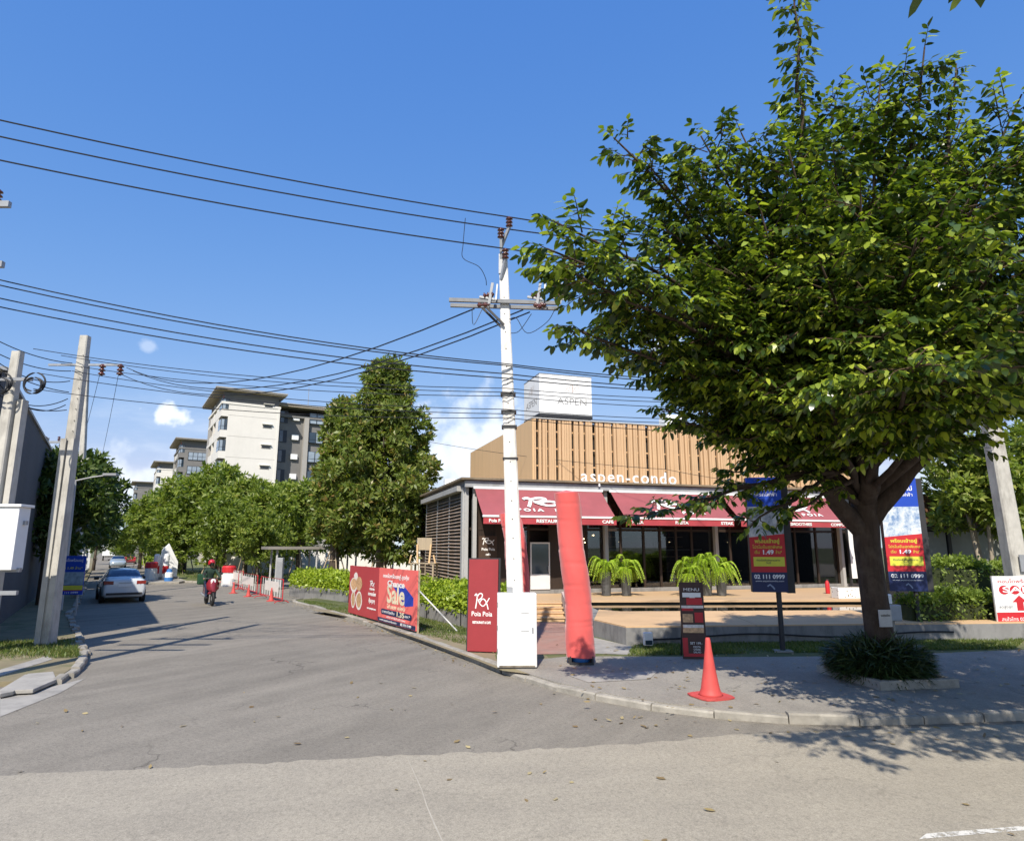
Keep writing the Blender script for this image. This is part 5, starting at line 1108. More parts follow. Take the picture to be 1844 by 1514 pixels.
# print on the bright panel
pn_ = mat('print_blue_ribbon', (.02,.05,.40), .5, .1, 2, 0)
MB().add([(q+1.35,-.0225,1.18),(q+2.15,-.0225,1.28),(q+2.98,-.0225,.95),(q+2.98,-.0225,.72),(q+2.35,-.0225,.66)], [(0,1,2,3,4)]).build('print', pn_, hb, fix=False)
put_text('คอนโดพร้อมอยู่ สุดคุ้ม', .15, M_let, hb, q+1.5, -.024, 1.48, fit=2.2, bold=.003)
put_text('Chance', .25, M_let, hb, q+1.55, -.027, 1.26, fit=1.45, bold=.008); put_text('Sale', .78, M_cremep, hb, q+1.55, -.026, .93, fit=1.5, bold=.02)
put_text('โปรแรง แห่งปี', .15, M_cremep, hb, q+1.6, -.024, .565, fit=1.5, bold=.003)
def pill(x0,x1,z0,z1,y,m_,par):
    r_ = (z1-z0)/2; zc = (z0+z1)/2; P_ = [(x1-r_+r_*math.sin(a), y, zc+r_*math.cos(a)) for a in np.linspace(0,PI,9)]+[(x0+r_-r_*math.sin(a), y, zc-r_*math.cos(a)) for a in np.linspace(0,PI,9)]
    return MB().add(P_, [tuple(range(len(P_)))]).build('print', m_, par, fix=False)
pill(q+.3,q+2.9,.30,.47,-.0225,M_navy,hb); put_text('ราคาเริ่มต้น', .11, M_let, hb, q+.95, -.025, .385, fit=1.1); put_text('1.35', .20, M_cremep, hb, q+1.98, -.025, .39, fit=.6, bold=.006); put_text('ลบ.*', .1, M_let, hb, q+2.55, -.025, .385, fit=.4)
put_text('ฟรีทุกค่าใช้จ่ายวันโอน', .07, M_let, hb, q+1.6, -.025, .245, fit=1.6)
MB().box(q+.02,HL-.01,-.024,-.0205,.07,.19).build('print', M_navy, hb); put_text('www.aspencondo.com', .09, M_let, hb, q+.95, -.027, .13, fit=1.5); put_text('02 111 0999', .10, M_let, hb, q+2.45, -.027, .13, fit=.85, bold=.003)

# tall red sign board
pa, pb = Vector((-.98,16.35,0)), Vector((-.28,15.35,0)); d = pb-pa; W = 1.0; prz = R(-14)
ps = thing('sign_board', 'tall dark red freestanding sign with a white brushed mark', 'sign', ((pa.x+pb.x)/2-.06,(pa.y+pb.y)/2,.12), prz)
ps.rotation_euler[0] = R(-2.5)
MB().box(-.36,.36,-.02,.03,.02,2.10).build('board', mat('sign_maroon', (.30,.035,.04), .5, .1, 2, .03), ps, bevel=.004); MB().box(-.40,.40,.03,.09,0,2.13).build('frame', M_dark, ps)
for x in (-.33,.33): MB().beam((x,.08,1.3),(x,.75,.0),.04,.04).build('prop', M_dark, ps)
mb = MB(); logo_strokes(mb, -.02, 1.13, .36, .36, -.024); mb.build('lettering', M_let, ps, fix=False)
put_text('Poia Poia', .15, M_let, ps, -.02, -.024, .85, fit=.50, bold=.002); put_text('RESTAURANT & CAFE', .075, M_let, ps, -.02, -.024, .66, fit=.44, bold=.003)

# inflatable red tubes
M_infl = canvas('inflatable_red', (.70,.105,.095))
def air_tube(label, base, pts, rad, rz=0):
    o = thing('inflatable_tube', label, 'inflatable', base, rz); prof = []; n = 26; k = len(pts)
    rings = []; P_ = spline(pts, 16); N_ = len(P_)
    mb = MB(); vs = []; rows = []
    for i, p in enumerate(P_):
        f = i/(N_-1); r_ = rad*(1-.13*f); crease = sum(.032*math.exp(-((f-c_)/.006)**2) for c_ in (.10,.235,.26,.36,.47,.585,.66,.79,.90))
        row = []
        for j in range(n+1):
            a = 2*PI*j/n; rr = r_*(1-crease*(1+.8*math.sin(2*a+f*40)))+.010*math.sin(4*a+f*16)*rad*2+.006*math.sin(9*a+f*31); row.append((p[0]+rr*math.cos(a), p[1]+rr*math.sin(a)*.95, p[2]+.03*math.sin(a*2+f*9)*rad))
        rows.append(row)
    mb.strip(rows); top = rows[-1]; c = P_[-1]; mb.add([(c[0],c[1],c[2]+.07)]+top[:-1], [(0,1+j,1+(j+1)%n) for j in range(n)])
    mb.build('sleeve', M_infl, o, smooth=True, fix=False)
    MB().box(-rad*.8,rad*.8,-rad*.7,rad*.7,0,.05).build('base_plate', M_dark, o); MB().lathe([(rad*.62,.05),(rad*.66,.09),(rad*.62,.15),(.01,.15)], 16).build('blower', mat('blower_blue', (.03,.15,.42), .4, .1), o)
    for x in (-1,1): MB().box(x*rad*.75-.02,x*rad*.75+.02,-rad*.65,rad*.65,.0,.17).build('skid', M_dark, o)
    return o
tb = gp(1046,1194,.115); tz = at(1020,888,tb.y).z-.115; tx0 = at(1020,888,tb.y).x-tb.x
air_tube('front red inflatable tube standing on the path by the terrace wall', tb, [(0,0,.14),(-.02,0,.55),(-.02,.02,1.1),(-.07,.03,1.7),(-.16,.03,2.4),(tx0*.8,.02,3.1),(tx0,0,tz)], .305)
tb2 = Vector((at(930,1088,18).x,18.3,.115)); t2 = at(918,925,18.3)
air_tube('red inflatable tube half hidden behind the white utility pole', tb2, [(.03,0,.14),(.06,0,.6),(.06,.02,1.2),(.02,.03,1.9),(-.04,.03,2.6),(-.12,.1,3.0),(-.2,.25,t2.z-.1)], .33)

# traffic cone
M_cone = mat('cone_red', (.56,.075,.065), .6, .14, 3, .05, stain=(.26,.05,.05), stain_amt=.6)
def cone(name, label, loc_, h=.92, rz=0, group=None):
    o = thing(name, label, 'traffic cone', loc_, rz, group); k = h/.92
    MB().lathe([(.20*k,.03),(.175*k,.06),(.15*k,.13*k),(.095*k,.45*k),(.055*k,.75*k),(.042*k,.88*k),(.03*k,.92*k),(.001,.92*k)], 20).build('body', M_cone, o, smooth=True)
    n = 16; sq = [(.30*k*max(-1,min(1,1.25*math.cos(a))), .30*k*max(-1,min(1,1.25*math.sin(a)))) for a in np.linspace(0,2*PI,n,endpoint=False)]
    MB().prism(sq, 0, .032).build('base', M_cone, o, bevel=.008); return o
cone('traffic_cone', 'worn red traffic cone on the footway in front of the menu board', gp(1280,1254,.117), .92, R(20))

# menu board
mz = gp(1252,1186,.115); mo = thing('menu_board', 'narrow dark menu stand with food pictures on the grass', 'sign', mz, R(-5)); mo.rotation_euler[0] = R(-4)
mh = 1.62; MB().box(-.26,.26,-.02,.02,0,mh).build('board', mat('print_menu_dark', (.055,.025,.02), .5, .3, 5, 0), mo)
for (x0,x1,a,b_,m_) in ((-.2,.2,.80,.86,M_let),(-.12,.22,.70,.79,M_pred),(-.05,.07,.72,.80,M_plate),(-.23,.02,.62,.69,M_pred),(-.24,.24,.655,.69,M_plate),(-.22,.0,.47,.58,M_food),(.04,.22,.47,.60,M_pred),(-.23,.22,.335,.44,M_food),(-.22,.22,.40,.44,M_plate),(-.25,-.14,.06,.27,M_pred),(-.24,.24,.03,.07,M_pred)):
    MB().box(x0,x1,-.024-.0007*random.randint(0,5),-.0205,mh*a,mh*b_).build('print', m_, mo)
put_text('MENU', .09, M_let, mo, .0, -.03, mh*.90, fit=.34); put_text('SET 199.-', .07, M_let, mo, .04, -.03, mh*.20, fit=.26); put_text('PASTA\nSTEAK\nSALAD', .055, M_let, mo, .05, -.03, mh*.12, fit=.16)
for x in (-.22,.22): MB().beam((x,.03,1.1),(x,.5,0),.025,.025).build('prop', M_dark, mo)

# lamp-post banners
def banner(label, base, z0, z1, w, xo, rz, photo):
    o = thing('banner_sign', label, 'sign', base, rz); MB().tube([(0,.05,0),(0,.05,z0+.1)], .06, 10).build('post', M_dark, o); MB().box(-.2,.2,-.1,.2,0,.04).build('foot', M_conc, o)
    MB().box(xo-w/2,xo+w/2,-.05,.17,z0,z1).build('case', M_dark, o, bevel=.008); MB().box(xo+w/2+.004,xo+w/2+.17,.0,.15,z0-.02,z1-.02).build('return_panel', M_dark, o); h = z1-z0; y = -.0525
    def fld(a,b_,m_,x0=-.5,x1=.5,dy=0,sl=0):
        return MB().add([(xo+w*x0,y-dy,z0+h*a),(xo+w*x1,y-dy,z0+h*(a)),(xo+w*x1,y-dy,z0+h*(b_+sl)),(xo+w*x0,y-dy,z0+h*b_)],[(0,1,2,3)]).build('print', m_, o, fix=False)
    fld(0,.17,M_navy); fld(.17,.47,M_pred,sl=.03); fld(.60,1.0,M_blue,dy=-.0008); fld(.44,.74,photo,dy=-.0004); fld(.22,.30,M_yel,-.42,.46,.0012)
    put_text('02 111 0999', .13, M_thai, o, xo, y-.002, z0+h*.13, fit=w*.86, bold=.004); put_text('www.aspencondo.com', .05, M_thai, o, xo, y-.002, z0+h*.095, fit=w*.8)
    put_text('พร้อมเข้าอยู่', .12, M_yel, o, xo, y-.002, z0+h*.435, fit=w*.7, bold=.003); put_text('โปรโมชั่นสุดพิเศษ', .1, M_yel, o, xo, y-.002, z0+h*.385, fit=w*.84); put_text('1.49', .14, M_thai, o, xo, y-.002, z0+h*.34, fit=w*.3, bold=.004); put_text('เริ่ม', .1, M_yel, o, xo-w*.3, y-.002, z0+h*.34, fit=w*.14); put_text('ล้าน*', .1, M_yel, o, xo+w*.31, y-.002, z0+h*.34, fit=w*.18)
    put_text('ติดต่อสำนักงานขาย\nวันนี้', .06, M_navy, o, xo, y-.0035, z0+h*.26, fit=w*.66); put_text('คอนโดใหม่', .15, M_thai, o, xo, y-.002, z0+h*.90, fit=w*.75, bold=.003); put_text('ใกล้รถไฟฟ้า', .12, M_thai, o, xo, y-.002, z0+h*.845, fit=w*.75)
    mb = MB(); ribbon(mb, [(xo-.06,z0+h*.05),(xo,z0+h*.065),(xo+.06,z0+h*.045),(xo+.1,z0+h*.025)], .035, y-.002); mb.build('emblem', mat('print_grey_blue', (.25,.3,.42), .6), o, fix=False)
    return o
def photo_mat(name, a, b, c_, sc_):
    m, t, b_ = nodes_of(name); v = noise(t, sc_, 6, .7, stretch=(1,1,.8)); col = ramp(t, v, [(.35,a),(.5,b),(.65,c_)]); t.links.new(col, b_.inputs['Base Color']); b_.inputs['Roughness'].default_value = .5; MATS[name] = m; return m
b1 = gp(1411,1174,.115); Y1 = b1.y
banner('blue and red property banner on a black post left of the trunk', b1, at(1390,1075,Y1).z, at(1390,868,Y1).z, .80, -.20, R(-9), photo_mat('print_clubhouse', (.10,.12,.14), (.36,.38,.40), (.66,.64,.60), 5))
b2 = gp(1660,1150,.115); Y2 = b2.y
banner('blue and red property banner on a black post right of the trunk', b2, at(1640,1072,Y2).z, at(1640,868,Y2).z, .95, -.20, R(-9), photo_mat('print_towers', (.05,.16,.38), (.45,.52,.60), (.80,.82,.84), 4))
# red sale board at the right edge
rb = gp(1800,1150,.115); zt, zb = at(1800,1045,rb.y).z, at(1800,1130,rb.y).z; ro = thing('sale_board', 'white and red board with a red arrow at the right edge', 'sign', rb, R(6)); W = 1.5
MB().box(0,W,-.02,.02,zb-.12,zt).build('board', M_white, ro); MB().box(.01,W-.01,-.025,-.021,zb-.12,zb+.28).build('print', M_pred, ro)
for x in (.06,W-.06): MB().box(x-.03,x+.03,.02,.08,-.12,zt).build('post', M_stake, ro)
for i, x in enumerate((.3,.62,.94,1.26)):
    n = 14; MB().add([(x+.15*math.cos(2*PI*k/n),-.0225,zb+.86+.12*math.sin(2*PI*k/n)) for k in range(n)],[tuple(range(n))]).build('print', M_pred, ro, fix=False)
put_text('SALE', .2, M_thai, ro, .78, -.026, zb+.86, fit=1.05, bold=.004); ax_, az_ = .72, zb+.32
MB().add([(ax_-.1,-.0225,az_),(ax_+.1,-.0225,az_),(ax_+.1,-.0225,az_+.22),(ax_+.22,-.0225,az_+.22),(ax_,-.0225,az_+.40),(ax_-.22,-.0225,az_+.22),(ax_-.1,-.0225,az_+.22)],[(0,1,2,6),(3,4,5,6,2)]).build('print', M_pred, ro, fix=False)
put_text('คอนโดพร้อมอยู่', .12, M_pred, ro, W/2, -.024, zt-.14, fit=1.2); put_text('ลดสูงสุด', .1, mat('print_grey', (.25,.25,.27), .6), ro, .3, -.024, zb+.42, fit=.4); put_text('สนใจโทร 02 111 0999', .12, M_thai, ro, W/2, -.028, zb+.10, fit=1.25)

# notice plate on the trunk, meter post behind the trunk, floodlight, black hose
tn = thing('trunk_notice', 'small grey notice plate fixed to the tree trunk', 'notice', (6.80,12.40,1.08), R(5)); MB().box(-.12,.12,-.01,.012,0,.30).build('plate', mat('notice_grey', (.42,.42,.41), .7, .2, 8, 0), tn); put_text('งดติดป้าย', .05, M_dark, tn, 0, -.013, .2, fit=.17)
mp = gp(1612,1165,.115); mt = thing('meter_box', 'pale meter boxes on a post just right of the trunk', 'meter', (mp.x,mp.y,.115)); MB().box(-.06,.06,0,.1,0,.75).build('post', M_conc, mt); MB().box(-.16,.20,-.1,.1,.62,1.0).build('box', M_grey, mt, bevel=.02); MB().box(-.2,.02,-.06,.1,1.02,1.25).build('box', M_white, mt, bevel=.02)
fl = gp(1166,1166,.13); fo = thing('floodlight', 'small white floodlight standing against the terrace wall', 'floodlight', (fl.x,fl.y-.1,.12), R(10)); MB().box(-.11,.11,-.05,.06,.08,.38).build('housing', M_white, fo, bevel=.02); MB().box(-.03,.03,-.02,.03,0,.1).build('stand', M_dark, fo); MB().box(-.09,.09,-.055,-.05,.1,.2).build('lens', M_glass, fo)
hs = [gp(u,v,.0) for u,v in ((1120,1170),(1145,1158))]; 
P_ = [Vector((x, 17.03+(x-2.84)*.092-.03, .30+.05*math.sin(x*1.3))) for x in np.linspace(3.5,11.5,30)]
tag(MB().tube(P_, .02, 6).build('cable_hose', M_cable, None, fix=False), 'black hose sagging along the face of the terrace wall', 'hose')
# speckled planter and extinguisher on the deck
m, t, b_ = nodes_of('terrazzo'); vo = N(t, 'ShaderNodeTexVoronoi'); vo.inputs['Scale'].default_value = 9; tcn = N(t,'ShaderNodeTexCoord'); t.links.new(tcn.outputs['Object'], vo.inputs['Vector'])
sp_ = ramp(t, vo.outputs['Distance'], [(.18,(1,)*3),(.24,(0,)*3)]); cc2 = ramp(t, noise(t, 4, 2), [(.4,(.06,.06,.06)),(.6,(.35,.25,.15))]); t.links.new(mixrgb(t, sp_, (.76,.76,.74), cc2), b_.inputs['Base Color']); b_.inputs['Roughness'].default_value = .4; M_terz = m
wp = thing('terrazzo_planter', 'white speckled terrazzo block at the right end of the terrace', 'planter', (12.85,25.2,DECK), R(4)); MB().box(-.85,.75,-.25,.25,0,.40).build('body', M_terz, wp, bevel=.015); MB().box(-.75,.65,-.18,.18,.40,.41).build('soil', M_dirt, wp)
fe = thing('fire_extinguisher', 'red fire extinguisher standing by the white screen', 'extinguisher', (12.9,27.6,DECK)); MB().lathe([(.08,0),(.085,.03),(.085,.42),(.05,.5),(.02,.53),(.001,.53)], 12).build('cylinder', M_red, fe, smooth=True); MB().box(-.03,.08,-.015,.015,.53,.58).build('valve', M_dark, fe)
# timber display stand with a little roof board beside the restaurant flank
ws = at(763,1050,29.5); wo = thing('display_stand', 'rustic timber display stand with ladder legs beside the louvred flank', 'stand', (ws.x,29.5,.1), R(-12)); K = 29.5/FPX
def zz_(v): return at(763,v,29.5).z-.1
MB().box(-.34,.34,-.02,.03,zz_(990),zz_(968)).build('head_board', M_stake, wo); 
for x in (-.32,.32): MB().beam((x,-.05,zz_(980)),(x-.06*(1 if x > 0 else -1),-.12,zz_(1017)),.07,.07).build('post', M_wood2, wo)
MB().box(-.6,.6,-.3,.3,zz_(1013)-.04,zz_(1013)).build('shelf', M_stake, wo)
for x in (-.6,.6): MB().beam((x,-.25,zz_(1013)-.02),(x*.85,-.25,zz_(1003)+.1),.06,.06).build('finial', M_wood2, wo)
for x in (-.5,.5):
    for y in (-.25,.25): MB().box(x-.035,x+.035,y-.035,y+.035,0,zz_(1013)-.04).build('leg', M_stake, wo)
for x in (-.16,.16): MB().box(x-.015,x+.015,-.32,-.28,0,zz_(1015)).build('ladder_rail', M_stake, wo)
for k in range(5): MB().box(-.16,.16,-.315,-.285,.35+.3*k,.38+.3*k).build('rung', M_stake, wo)
MB().box(-.52,.52,-.28,.28,.45,.49).build('shelf', M_stake, wo)
# fence wall at the right behind the hedge
fw_ = thing('panel_wall', 'dark framed wall of grey panels behind the clipped hedge', 'wall', (13.6,23.6,.1), R(10))
MB().box(-.4,11,.1,.2,0,4.3).build('backing', M_dark, fw_)
for k in range(8): MB().box(.05+1.12*k,.95+1.12*k,.03,.1,1.3,2.95).build('panel', mat('grey_panel', (.26,.27,.25), .5, .2, 1.5, .05), fw_); MB().box(-.13+1.12*k,-.0+1.12*k,-.02,.1,0,4.2).build('post', M_dark, fw_)
MB().box(-.4,11,-.06,.1,3.0,3.16).build('rail', M_dark, fw_)
for k in range(56): MB().box(-.3+.2*k,-.3+.2*k+.15,.02,.1,3.2,4.3).build('slat', mat('brown_slat', (.17,.085,.045), .7, .3, 3, .1), fw_)

# ================================================================== VEHICLES, RIDER, STREET FURNITURE
def car(label, loc_, rz, paint, glass, s=1.0, rear_lights=True):
    o = thing('car', label, 'car', loc_, rz); o.scale = (s,)*3
    S_ = [(-2.26,.42,.66,.80,.60,.86),(-2.22,.30,.79,.92,.72,1.00),(-2.05,.25,.85,.97,.77,1.06),(-1.68,.22,.875,.975,.74,1.10),(-1.30,.20,.885,.97,.63,1.30),(-.9,.20,.89,.965,.60,1.43),(-.2,.20,.89,.95,.59,1.48),(.4,.20,.89,.94,.58,1.45),(.85,.20,.885,.93,.62,1.31),(1.28,.21,.88,.92,.70,1.06),(1.75,.22,.86,.86,.71,.97),(2.1,.26,.80,.76,.64,.86),(2.28,.38,.62,.60,.48,.70)]
    Y = np.array([a[0] for a in S_]); Sf = spline([tuple(a) for a in S_], 5); Mx = MB(); rows = []
    for (y,zb,hw_,zs,hr,zr) in Sf:
        half = [(0,zb),(hw_-.12,zb),(hw_-.03,zb+.10),(hw_,(zb+zs)*.5),(hw_-.03,zs-.06),(hw_-.07,zs),(hr+(hw_-.07-hr)*.5,zs+(zr-.05-zs)*.52),(hr,zr-.05),(hr*.82,zr),(0,zr+.02)]
        rows.append([(x,y,z) for x,z in half]+[(-x,y,z) for x,z in reversed(half[:-1])])
    body = MB(); win = MB(); n = len(rows[0])
    for i in range(len(rows)-1):
        ym = (rows[i][0][1]+rows[i+1][0][1])/2
        for j in range(n-1):
            jj = j if j < 9 else n-2-j; q = [rows[i][j],rows[i][j+1],rows[i+1][j+1],rows[i+1][j]]
            w = (jj in (5,6) and -1.35 < ym < 1.05 and not (-.12 < ym < .02)) or (jj in (7,8) and -1.62 < ym < -1.0) or (jj in (7,8) and .55 < ym < 1.22)
            (win if w else body).add(q, [(0,1,2,3)])
    body.add(rows[0], [tuple(range(n))]); body.add(rows[-1], [tuple(range(n))[::-1]])
    bo = body.build('body', paint, o, fix=False); win.build('window', glass, o, fix=False)
    for ob in (bo,):
        bm = bmesh.new(); bm.from_mesh(ob.data); bmesh.ops.remove_doubles(bm, verts=bm.verts, dist=.0005); bmesh.ops.recalc_face_normals(bm, faces=bm.faces); bm.to_mesh(ob.data); bm.free(); ob.data.shade_smooth()
    Mt = mat('tail_lamp', (.25,.02,.012), .2, .3, 8, 0, spec=.8)
    for x in (-1,1):
        MB().prism([(x*.80,-2.23),(x*.80,-2.02),(x*.855,-2.02),(x*.82,-2.235),(x*.45,-2.275),(x*.45,-2.24)], .82, .97).build('tail_light', Mt, o, bevel=.015)
        MB().box(x*.98-.1,x*.98+.1,.72,.84,.93,1.07).build('mirror', M_dark if rear_lights else paint, o, bevel=.03)
        for y in (-1.38,1.32):
            ty = MB().lathe([(.20,-.10),(.29,-.105),(.32,-.07),(.32,.07),(.29,.105),(.20,.10)], 20).build('tyre', M_black, o, smooth=False); ty.matrix_local = Matrix.Translation((x*.80,y,.32))@Matrix.Rotation(PI/2,4,'Y')
            MB().lathe([(.02,-.09),(.205,-.098),(.205,.098),(.02,.09)], 10).build('rim', M_steel, ty)
            ah = MB().lathe([(.37,-.07),(.37,.07),(.01,.07)], 20).build('wheel_arch', M_black, o); ah.matrix_local = Matrix.Translation((x*.83,y,.34))@Matrix.Rotation(PI/2,4,'Y')
    MB().box(-.26,.26,-2.285,-2.26,.72,.84).build('number_plate', M_white, o); MB().box(-.70,.70,-2.285,-2.2,.36,.46).build('bumper_trim', M_dark, o); MB().box(-.24,.24,-2.285,-2.26,.87,.90).build('chrome_strip', M_steel, o)
    for x in (-1,1): MB().box(x*.62-.16,x*.62+.16,2.05,2.2,.64,.74).build('headlight', M_curt, o)
    return o
M_cwhite = mat('car_white', (.58,.61,.63), .22, .02, 1, 0, spec=.6, coat=.6); M_csil = mat('car_silver', (.35,.42,.48), .25, .03, 1, 0, metal=.3, coat=.6); M_cred = mat('car_red', (.40,.03,.04), .3, .05, 1, 0, coat=.5)
M_rearglass = glass_mat('tinted_rear_glass', (.012,.025,.07), .08)
pc = gp(226,1086,0); car('white sedan driving away on the left of the street', pc+Vector((-math.sin(SA),math.cos(SA),0))*2.3+Vector((-.25,0,0)), SA+R(3), M_cwhite, M_rearglass, 1.02)
pf = gp(211,1022,0); car('distant blue-grey car coming up the street', (pf.x,pf.y,0), SA+PI, M_csil, M_rearglass)
pf = ST(118,3.2); car('distant red car parked at the far right kerb', (pf.x,pf.y,0), SA, M_cred, M_rearglass)
pf = ST(150,.6); tv = thing('delivery_truck', 'tiny pale truck at the far end of the street', 'truck', pf, SA); MB().box(-1.1,1.1,-2.6,1.4,.9,3.2).build('cargo_box', M_white, tv, bevel=.05); MB().box(-1.0,1.0,1.5,3.0,.6,2.4).build('cab', M_white, tv, bevel=.1); MB().box(-.9,.9,2.98,3.03,1.4,2.2).build('windscreen', M_glass, tv)
for x in (-.9,.9):
    for y in (-1.6,2.2): MB().lathe([(.45,-.12),(.45,.12),(.1,.12)], 14).build('wheel', M_black, tv).matrix_local = Matrix.Translation((x,y,.45))@Matrix.Rotation(PI/2,4,'Y')

# motorcycle and rider (heading towards us)
mc = gp(376,1089,0); MR = SA+PI+R(3)
M_maroon = mat('scooter_maroon', (.22,.02,.03), .25, .1, 3, 0, coat=.6)
mo = thing('motorcycle', 'small maroon motorcycle ridden towards the junction', 'motorcycle', mc, MR)
for y in (.62,-.62):
    w_ = MB().lathe([(.22,-.04),(.27,-.045),(.295,0),(.27,.045),(.22,.04)], 22).build('wheel', M_black, mo, smooth=True); w_.matrix_local = Matrix.Translation((0,y,.295))@Matrix.Rotation(PI/2,4,'Y'); MB().lathe([(.02,-.05),(.23,-.02),(.23,.02),(.02,.05)], 12).build('rim', M_steel, w_)
MB().tube([(0,.62,.30),(0,.50,.70),(0,.42,1.02)], [.03,.035,.04], 8).build('fork', M_steel, mo); MB().prism([(-.06,.44),(.06,.44),(.06,.78),(-.06,.78)], .56, .62).build('front_mudguard', M_maroon, mo, bevel=.02)
mb = MB(); mb.strip([[(-.05,.60,.52),(0,.63,.50),(.05,.60,.52)],[(-.20,.48,.66),(0,.60,.66),(.20,.48,.66)],[(-.22,.44,.86),(0,.56,.88),(.22,.44,.86)],[(-.13,.42,1.02),(0,.50,1.06),(.13,.42,1.02)]]); sld = mb.build('leg_shield', M_maroon, mo, smooth=True, fix=False); sm_ = sld.modifiers.new('t','SOLIDIFY'); sm_.thickness = .05
MB().lathe([(.001,.0),(.085,.0),(.10,-.05),(.07,-.12)], 14).build('headlight', M_white, mo).matrix_local = Matrix.Translation((0,.57,.97))@Matrix.Rotation(-PI/2,4,'X')
MB().tube([(-.34,.30,1.06),(-.15,.40,1.08),(0,.42,1.05),(.15,.40,1.08),(.34,.30,1.06)], .016, 8).build('handlebar', M_dark, mo)
for x in (-1,1): MB().tube([(x*.22,.36,1.07),(x*.30,.38,1.24)], .008, 5).build('mirror_stalk', M_dark, mo); MB().lathe([(.001,0),(.06,.005),(.05,.03),(.001,.035)], 10).build('mirror', M_dark, mo).matrix_local = Matrix.Translation((x*.31,.38,1.26))@Matrix.Rotation(PI/2,4,'X')
MB().prism([(-.13,-.85),(.13,-.85),(.15,-.2),(.10,.15),(-.10,.15),(-.15,-.2)], .42, [.72,.72,.70,.5,.5,.70]).build('body', M_maroon, mo, bevel=.04); MB().prism([(-.14,-.82),(.14,-.82),(.15,-.15),(.08,.02),(-.08,.02),(-.15,-.15)], .72, .80).build('seat', M_black, mo, bevel=.03)
MB().tube([(.16,-.2,.35),(.17,-.85,.42)], [.04,.05], 8).build('exhaust', M_steel, mo); MB().box(-.06,.06,.44,.46,.80,.88).build('number_plate', M_white, mo)
gb = thing('delivery_bag', 'green delivery bag carried behind the motorcycle rider', 'bag', mc, MR); MB().box(.0,.40,-.74,-.40,.80,1.22).build('body', mat('bag_green', (.015,.07,.03), .8, .2, 6, .2), gb, bevel=.04); MB().box(.03,.37,-.40,-.385,.88,1.15).build('flap', MATS['bag_green'], gb)
def skin_body(name, verts, edges, radii, m, parent, root_i=0, sub=2):
    me = bpy.data.meshes.new(name); me.from_pydata([tuple(v) for v in verts], edges, []); ob = link(name, me, parent); me.materials.append(m)
    sk = ob.modifiers.new('skin','SKIN'); sk.use_smooth_shade = True; sk.branch_smoothing = .4
    for i, r_ in enumerate(radii): me.skin_vertices[0].data[i].radius = (r_, r_) if isinstance(r_,(int,float)) else r_
    me.skin_vertices[0].data[root_i].use_root = True
    ob.modifiers.new('sub','SUBSURF').levels = sub; ob.modifiers['sub'].render_levels = sub; return ob
rd = thing('person', 'rider in red helmet, dark green jacket and blue jeans gripping the handlebar', 'person', mc, MR)
V_ = [(0,-.30,.86),(0,-.26,1.02),(0,-.20,1.22),(0,-.17,1.38),(0,-.15,1.48)]; E_ = [(0,1),(1,2),(2,3),(3,4)]; Rr = [(.15,.13),(.155,.12),(.17,.12),(.14,.10),.055]
for sx in (-1,1):
    b0 = len(V_); V_ += [(sx*.20,-.17,1.37),(sx*.29,-.02,1.20),(sx*.31,.20,1.08),(sx*.30,.30,1.07)]; E_ += [(3,b0),(b0,b0+1),(b0+1,b0+2),(b0+2,b0+3)]; Rr += [.07,.055,.042,.036]
mo.scale = gb.scale = rd.scale = (1.1,1.1,1.08)
skin_body('body', V_, E_, Rr, mat('jacket_green', (.02,.045,.03), .85, .3, 6, .3), rd)
V_ = [(0,-.30,.86)]; E_ = []; Rr = [(.15,.12)]
for sx in (-1,1): b0 = len(V_); V_ += [(sx*.10,-.24,.84),(sx*.17,.14,.80),(sx*.16,.12,.42),(sx*.16,.20,.34)]; E_ += [(0,b0),(b0,b0+1),(b0+1,b0+2),(b0+2,b0+3)]; Rr += [.095,.075,.05,.045]
skin_body('trousers', V_, E_, Rr, mat('jeans_blue', (.02,.03,.07), .9, .2, 8, .2), rd)
M_skin = mat('skin', (.36,.20,.13), .6, .05, 6, .05)
for sx in (-1,1):
    for k in range(4): MB().tube([(sx*(.285+.017*k),.29,1.085),(sx*(.285+.017*k),.325,1.075),(sx*(.285+.017*k),.325,1.045),(sx*(.285+.017*k),.30,1.04)], [.0095,.009,.0085,.008], 6).build('finger', M_skin, rd)
    MB().tube([(sx*.275,.29,1.06),(sx*.262,.315,1.05),(sx*.27,.325,1.035)], [.011,.010,.008], 6).build('thumb', M_skin, rd); MB().prism([(sx*.16-.045,.08),(sx*.16+.045,.08),(sx*.16+.04,.34),(sx*.16-.04,.34)], .27, .34).build('shoe', M_dark, rd, bevel=.02)
hd_ = MB(); hd_.lathe([(.03,-.13),(.055,-.11),(.075,-.05),(.085,.02),(.08,.09),(.05,.13),(.001,.14)], 16); ho = hd_.build('head', M_skin, rd, smooth=True); ho.location = (0,-.13,1.62)
MB().lathe([(.10,-.06),(.128,-.02),(.138,.04),(.13,.11),(.095,.165),(.04,.19),(.001,.195)], 20).build('helmet', mat('helmet_red', (.45,.02,.03), .2, .05, 3, 0, coat=.7), rd, smooth=True).location = (0,-.14,1.63)
mb = MB(); mb.strip([[(.115*math.sin(a),-.13+.135*math.cos(a),z) for a in np.linspace(-1.1,1.1,9)] for z in (1.56,1.62,1.69)]); mb.build('visor', M_glassd, rd, fix=False)
for sx in (-1,1): MB().lathe([(.001,-.008),(.008,0),(.001,.008)], 8).build('eye', M_black, ho).location = (sx*.032,.078,.01)
